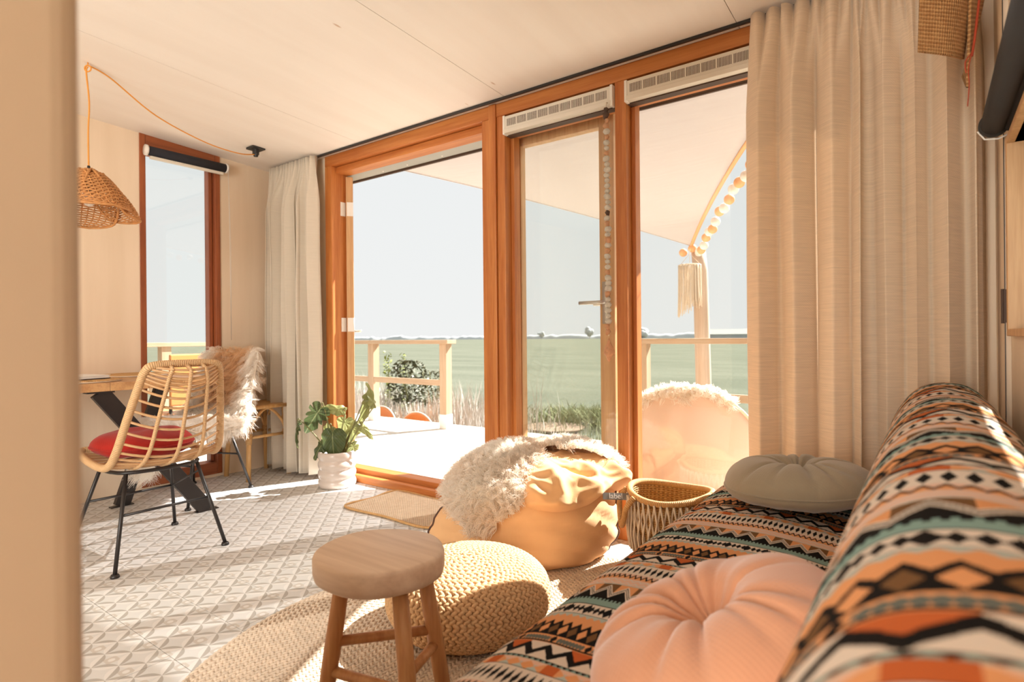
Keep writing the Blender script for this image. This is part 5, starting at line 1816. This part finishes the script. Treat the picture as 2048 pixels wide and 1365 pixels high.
plug = MB().box((SK.x - 0.045, SK.y - 0.045, SK.z - 0.012), (SK.x + 0.045, SK.y + 0.045, SK.z + 0.0005))
plug.lathe([(0.022, -0.045), (0.022, -0.012)], 14, SK).lathe([(0.014, -0.06), (0.018, -0.045)], 14, SK)
plug.build('ceiling_socket', M['dark'], lamp, False)
MB().tube([(0, 0, ht + 0.02), (0, 0, ht - 0.02)], [0.006, 0.011], 10).tube([(0, 0, ht - 0.015), (0, 0, ht - 0.12)], 0.014, 10).build('lamp_holder', M['dark'], lamp)
MB().ball((0, 0, ht - 0.15), (0.028, 0.028, 0.034), 16, 10).build('bulb', M['white'], lamp)
def petal(rz, name='petal', drop=0.0):
    """woven leaf-shaped petal: weft strands over warp ribs, leaves holes"""
    mb = MB()
    def surf(u, v):
        w = 0.138 * (0.22 + 0.78 * math.sin(pi * min(1, 0.08 + 0.66 * v))) * (1 if v < 0.82 else math.sqrt(max(0.03, 1 - ((v - 0.82) / 0.19) ** 2)))
        x = u * w
        r_ = 0.015 + 0.215 * math.sin(v * pi * 0.40) + 0.0
        z = -0.20 * v ** 1.2 - drop * v
        r2 = r_ - 0.6 * x * x / (0.128)
        return Vector((r2, x, z - 0.25 * x * x / .128))
    nw, nr = 26, 11
    c_, s_ = math.cos(rz), math.sin(rz)
    rot = lambda p: Vector((p.x * c_ - p.y * s_, p.x * s_ + p.y * c_, p.z + ht))
    def nrm(u, v):
        a = surf(u + .01, v) - surf(u - .01, v); b_ = surf(u, min(1, v + .01)) - surf(u, max(0, v - .01))
        return a.cross(b_).normalized()
    for i in range(nw):
        v = 0.03 + 0.955 * i / (nw - 1)
        pts = []
        for k in range(4 * nr + 1):
            u = -1 + 2 * k / (4 * nr)
            off = 0.0035 * math.sin(pi * (k / 4) + pi * i)
            pts.append(rot(surf(u, v) + nrm(u, v) * off))
        mb.tube(pts, 0.0042, 5, flat=0.55)
    for j in range(nr):
        u = -0.92 + 1.84 * j / (nr - 1)
        mb.tube([rot(surf(u, 0.02 + 0.97 * k / 24)) for k in range(25)], 0.003, 5)
    rim = [rot(surf(-1, k / 24)) for k in range(25)] + [rot(surf(-1 + 2 * k / 12, 1.0)) for k in range(1, 12)] + [rot(surf(1, 1 - k / 24)) for k in range(25)]
    mb.tube(rim, 0.006, 6)
    return mb.build(name, M['wicker'], lamp)
for deg, dp in ((8, 0.0), (84, 0.03), (172, 0.055), (262, 0.02)):
    petal(math.radians(deg), drop=dp)

# ------------------------------------------------------------------ woven jute hanging by the long curtain
JC = Vector((0.045, 1.985, 0.0))
jh = thing('woven_hanging', 'coarse woven jute hanging with red thread above the sofa', 'hanging', (JC.x, JC.y, 0))
m_, nt, b = new_mat('coarse_jute')
x, y, z = xyz(nt, coords(nt, 'UV'))
hh = (x * 1100.0).sin() * 0.5 + (y * 900.0).sin()
nn = noise(nt, coords(nt, 'Object'), 60, 2)
nt.links.new(mixc(nt, smooth(hh * 0.3 + nn, 0.1, 0.9), (0.36, 0.16, 0.05), (0.60, 0.33, 0.13)), b.inputs['Base Color'])
b.inputs['Roughness'].default_value = 0.9
bump(nt, b, hh, 0.9, 0.003)
def jp(px, py, d=0.0):
    """point on the hanging: across / up in metres from its lower seam"""
    return LA * px + DA * d + Vector((0, 0, py))
def f1(u, v):
    l = -0.085 + 0.128 * u + 0.012 * v * (1 - u) + 0.045 * v * u
    zz = 1.742 + 0.022 * (1 - u) - 0.014 * math.sin(pi * u) + 0.30 * v
    return jp(l, zz, -0.03 * math.sin(pi * u))
def f2(u, v):
    l = 0.040 + 0.080 * u * (0.10 + 0.90 * v ** 0.8) + 0.012 * v
    zz = 1.655 + 0.37 * v - 0.01 * u + 0.05 * u * (1 - v)
    return jp(l, zz, -0.02 + 0.03 * u)
for fnn in (f1, f2):
    o = MB().grid(fnn, 16, 20, lambda u, v: (u * 0.14, v * 0.2)).build('woven_flap', m_, jh)
    o.modifiers.new('solid', 'SOLIDIFY').thickness = 0.007
rd = plain('red_thread', (0.40, 0.05, 0.015), 0.8)
MB().tube([jp(0.075, 2.0, -0.03), jp(0.046, 1.78, -0.032), jp(0.040, 1.735, -0.03)], 0.003, 6).tube(spline([jp(0.040, 1.745, -.03), jp(0.030, 1.70, -.03), jp(0.032, 1.66, -.03), jp(0.027, 1.60, -.03)], 5), 0.0014, 5).tube(spline([jp(0.040, 1.745, -.03), jp(0.022, 1.72, -.03), jp(0.024, 1.69, -.03)], 5), 0.0016, 5).build('red_thread', rd, jh)
ringp = [jp(0.055 + 0.13 * math.cos(a), 2.03 + 0.012 * math.sin(2 * a), 0.10 * math.sin(a)) for a in [2 * pi * i / 40 for i in range(40)]]
rb = MB()
for i in range(80):
    a = 2 * pi * i / 80
    c_ = jp(0.055 + 0.13 * math.cos(a), 2.03, 0.10 * math.sin(a))
    rb.ball(c_, (0.012, 0.012, 0.009), 6, 4)
rb.build('braided_ring', M['rope'], jh)
for a in (0.5, 2.6, 4.7):
    MB().tube([jp(0.055 + 0.13 * math.cos(a), 2.03, 0.10 * math.sin(a)), jp(0.055, cz(1.985) - 0.001, 0)], 0.002, 5).build('cord', M['rope'], jh)

# ------------------------------------------------------------------ fleece over the lounge chair outside
lf_ = thing('sheepskin', 'white sheepskin hung over the peach lounge chair outside', 'sheepskin', lc.location, lc.rotation_euler.z)
hd = MB()
def lfn(u, v):
    a = pi / 2 + (u - 0.5) * 1.25
    r_ = 0.455
    q = (v - 0.5) * 2
    drop = (0.05 + 0.06 * math.exp(-((u - 0.45) / 0.12) ** 2)) * max(0, -q) ** 1.2 + 0.16 * max(0, q)
    return (r_ * math.cos(a) * 1.02, -0.02 - 0.035 * math.cos(pi * q / 2) * (1 if q > 0 else 0) + (0.02 if q < 0 else -0.05 * q), 0.25 + r_ * math.sin(a) - drop)
hd.grid(lfn, 30, 10)
o = hd.build('hide', M['hide'], lf_)
o.modifiers.new('solid', 'SOLIDIFY').thickness = 0.004
fur('wool', hd, 5000, 0.05, 0.0016, lf_, M['fur'], lambda p: 0.0, 0.2, 0.006, 0.8, 4, clump=500)
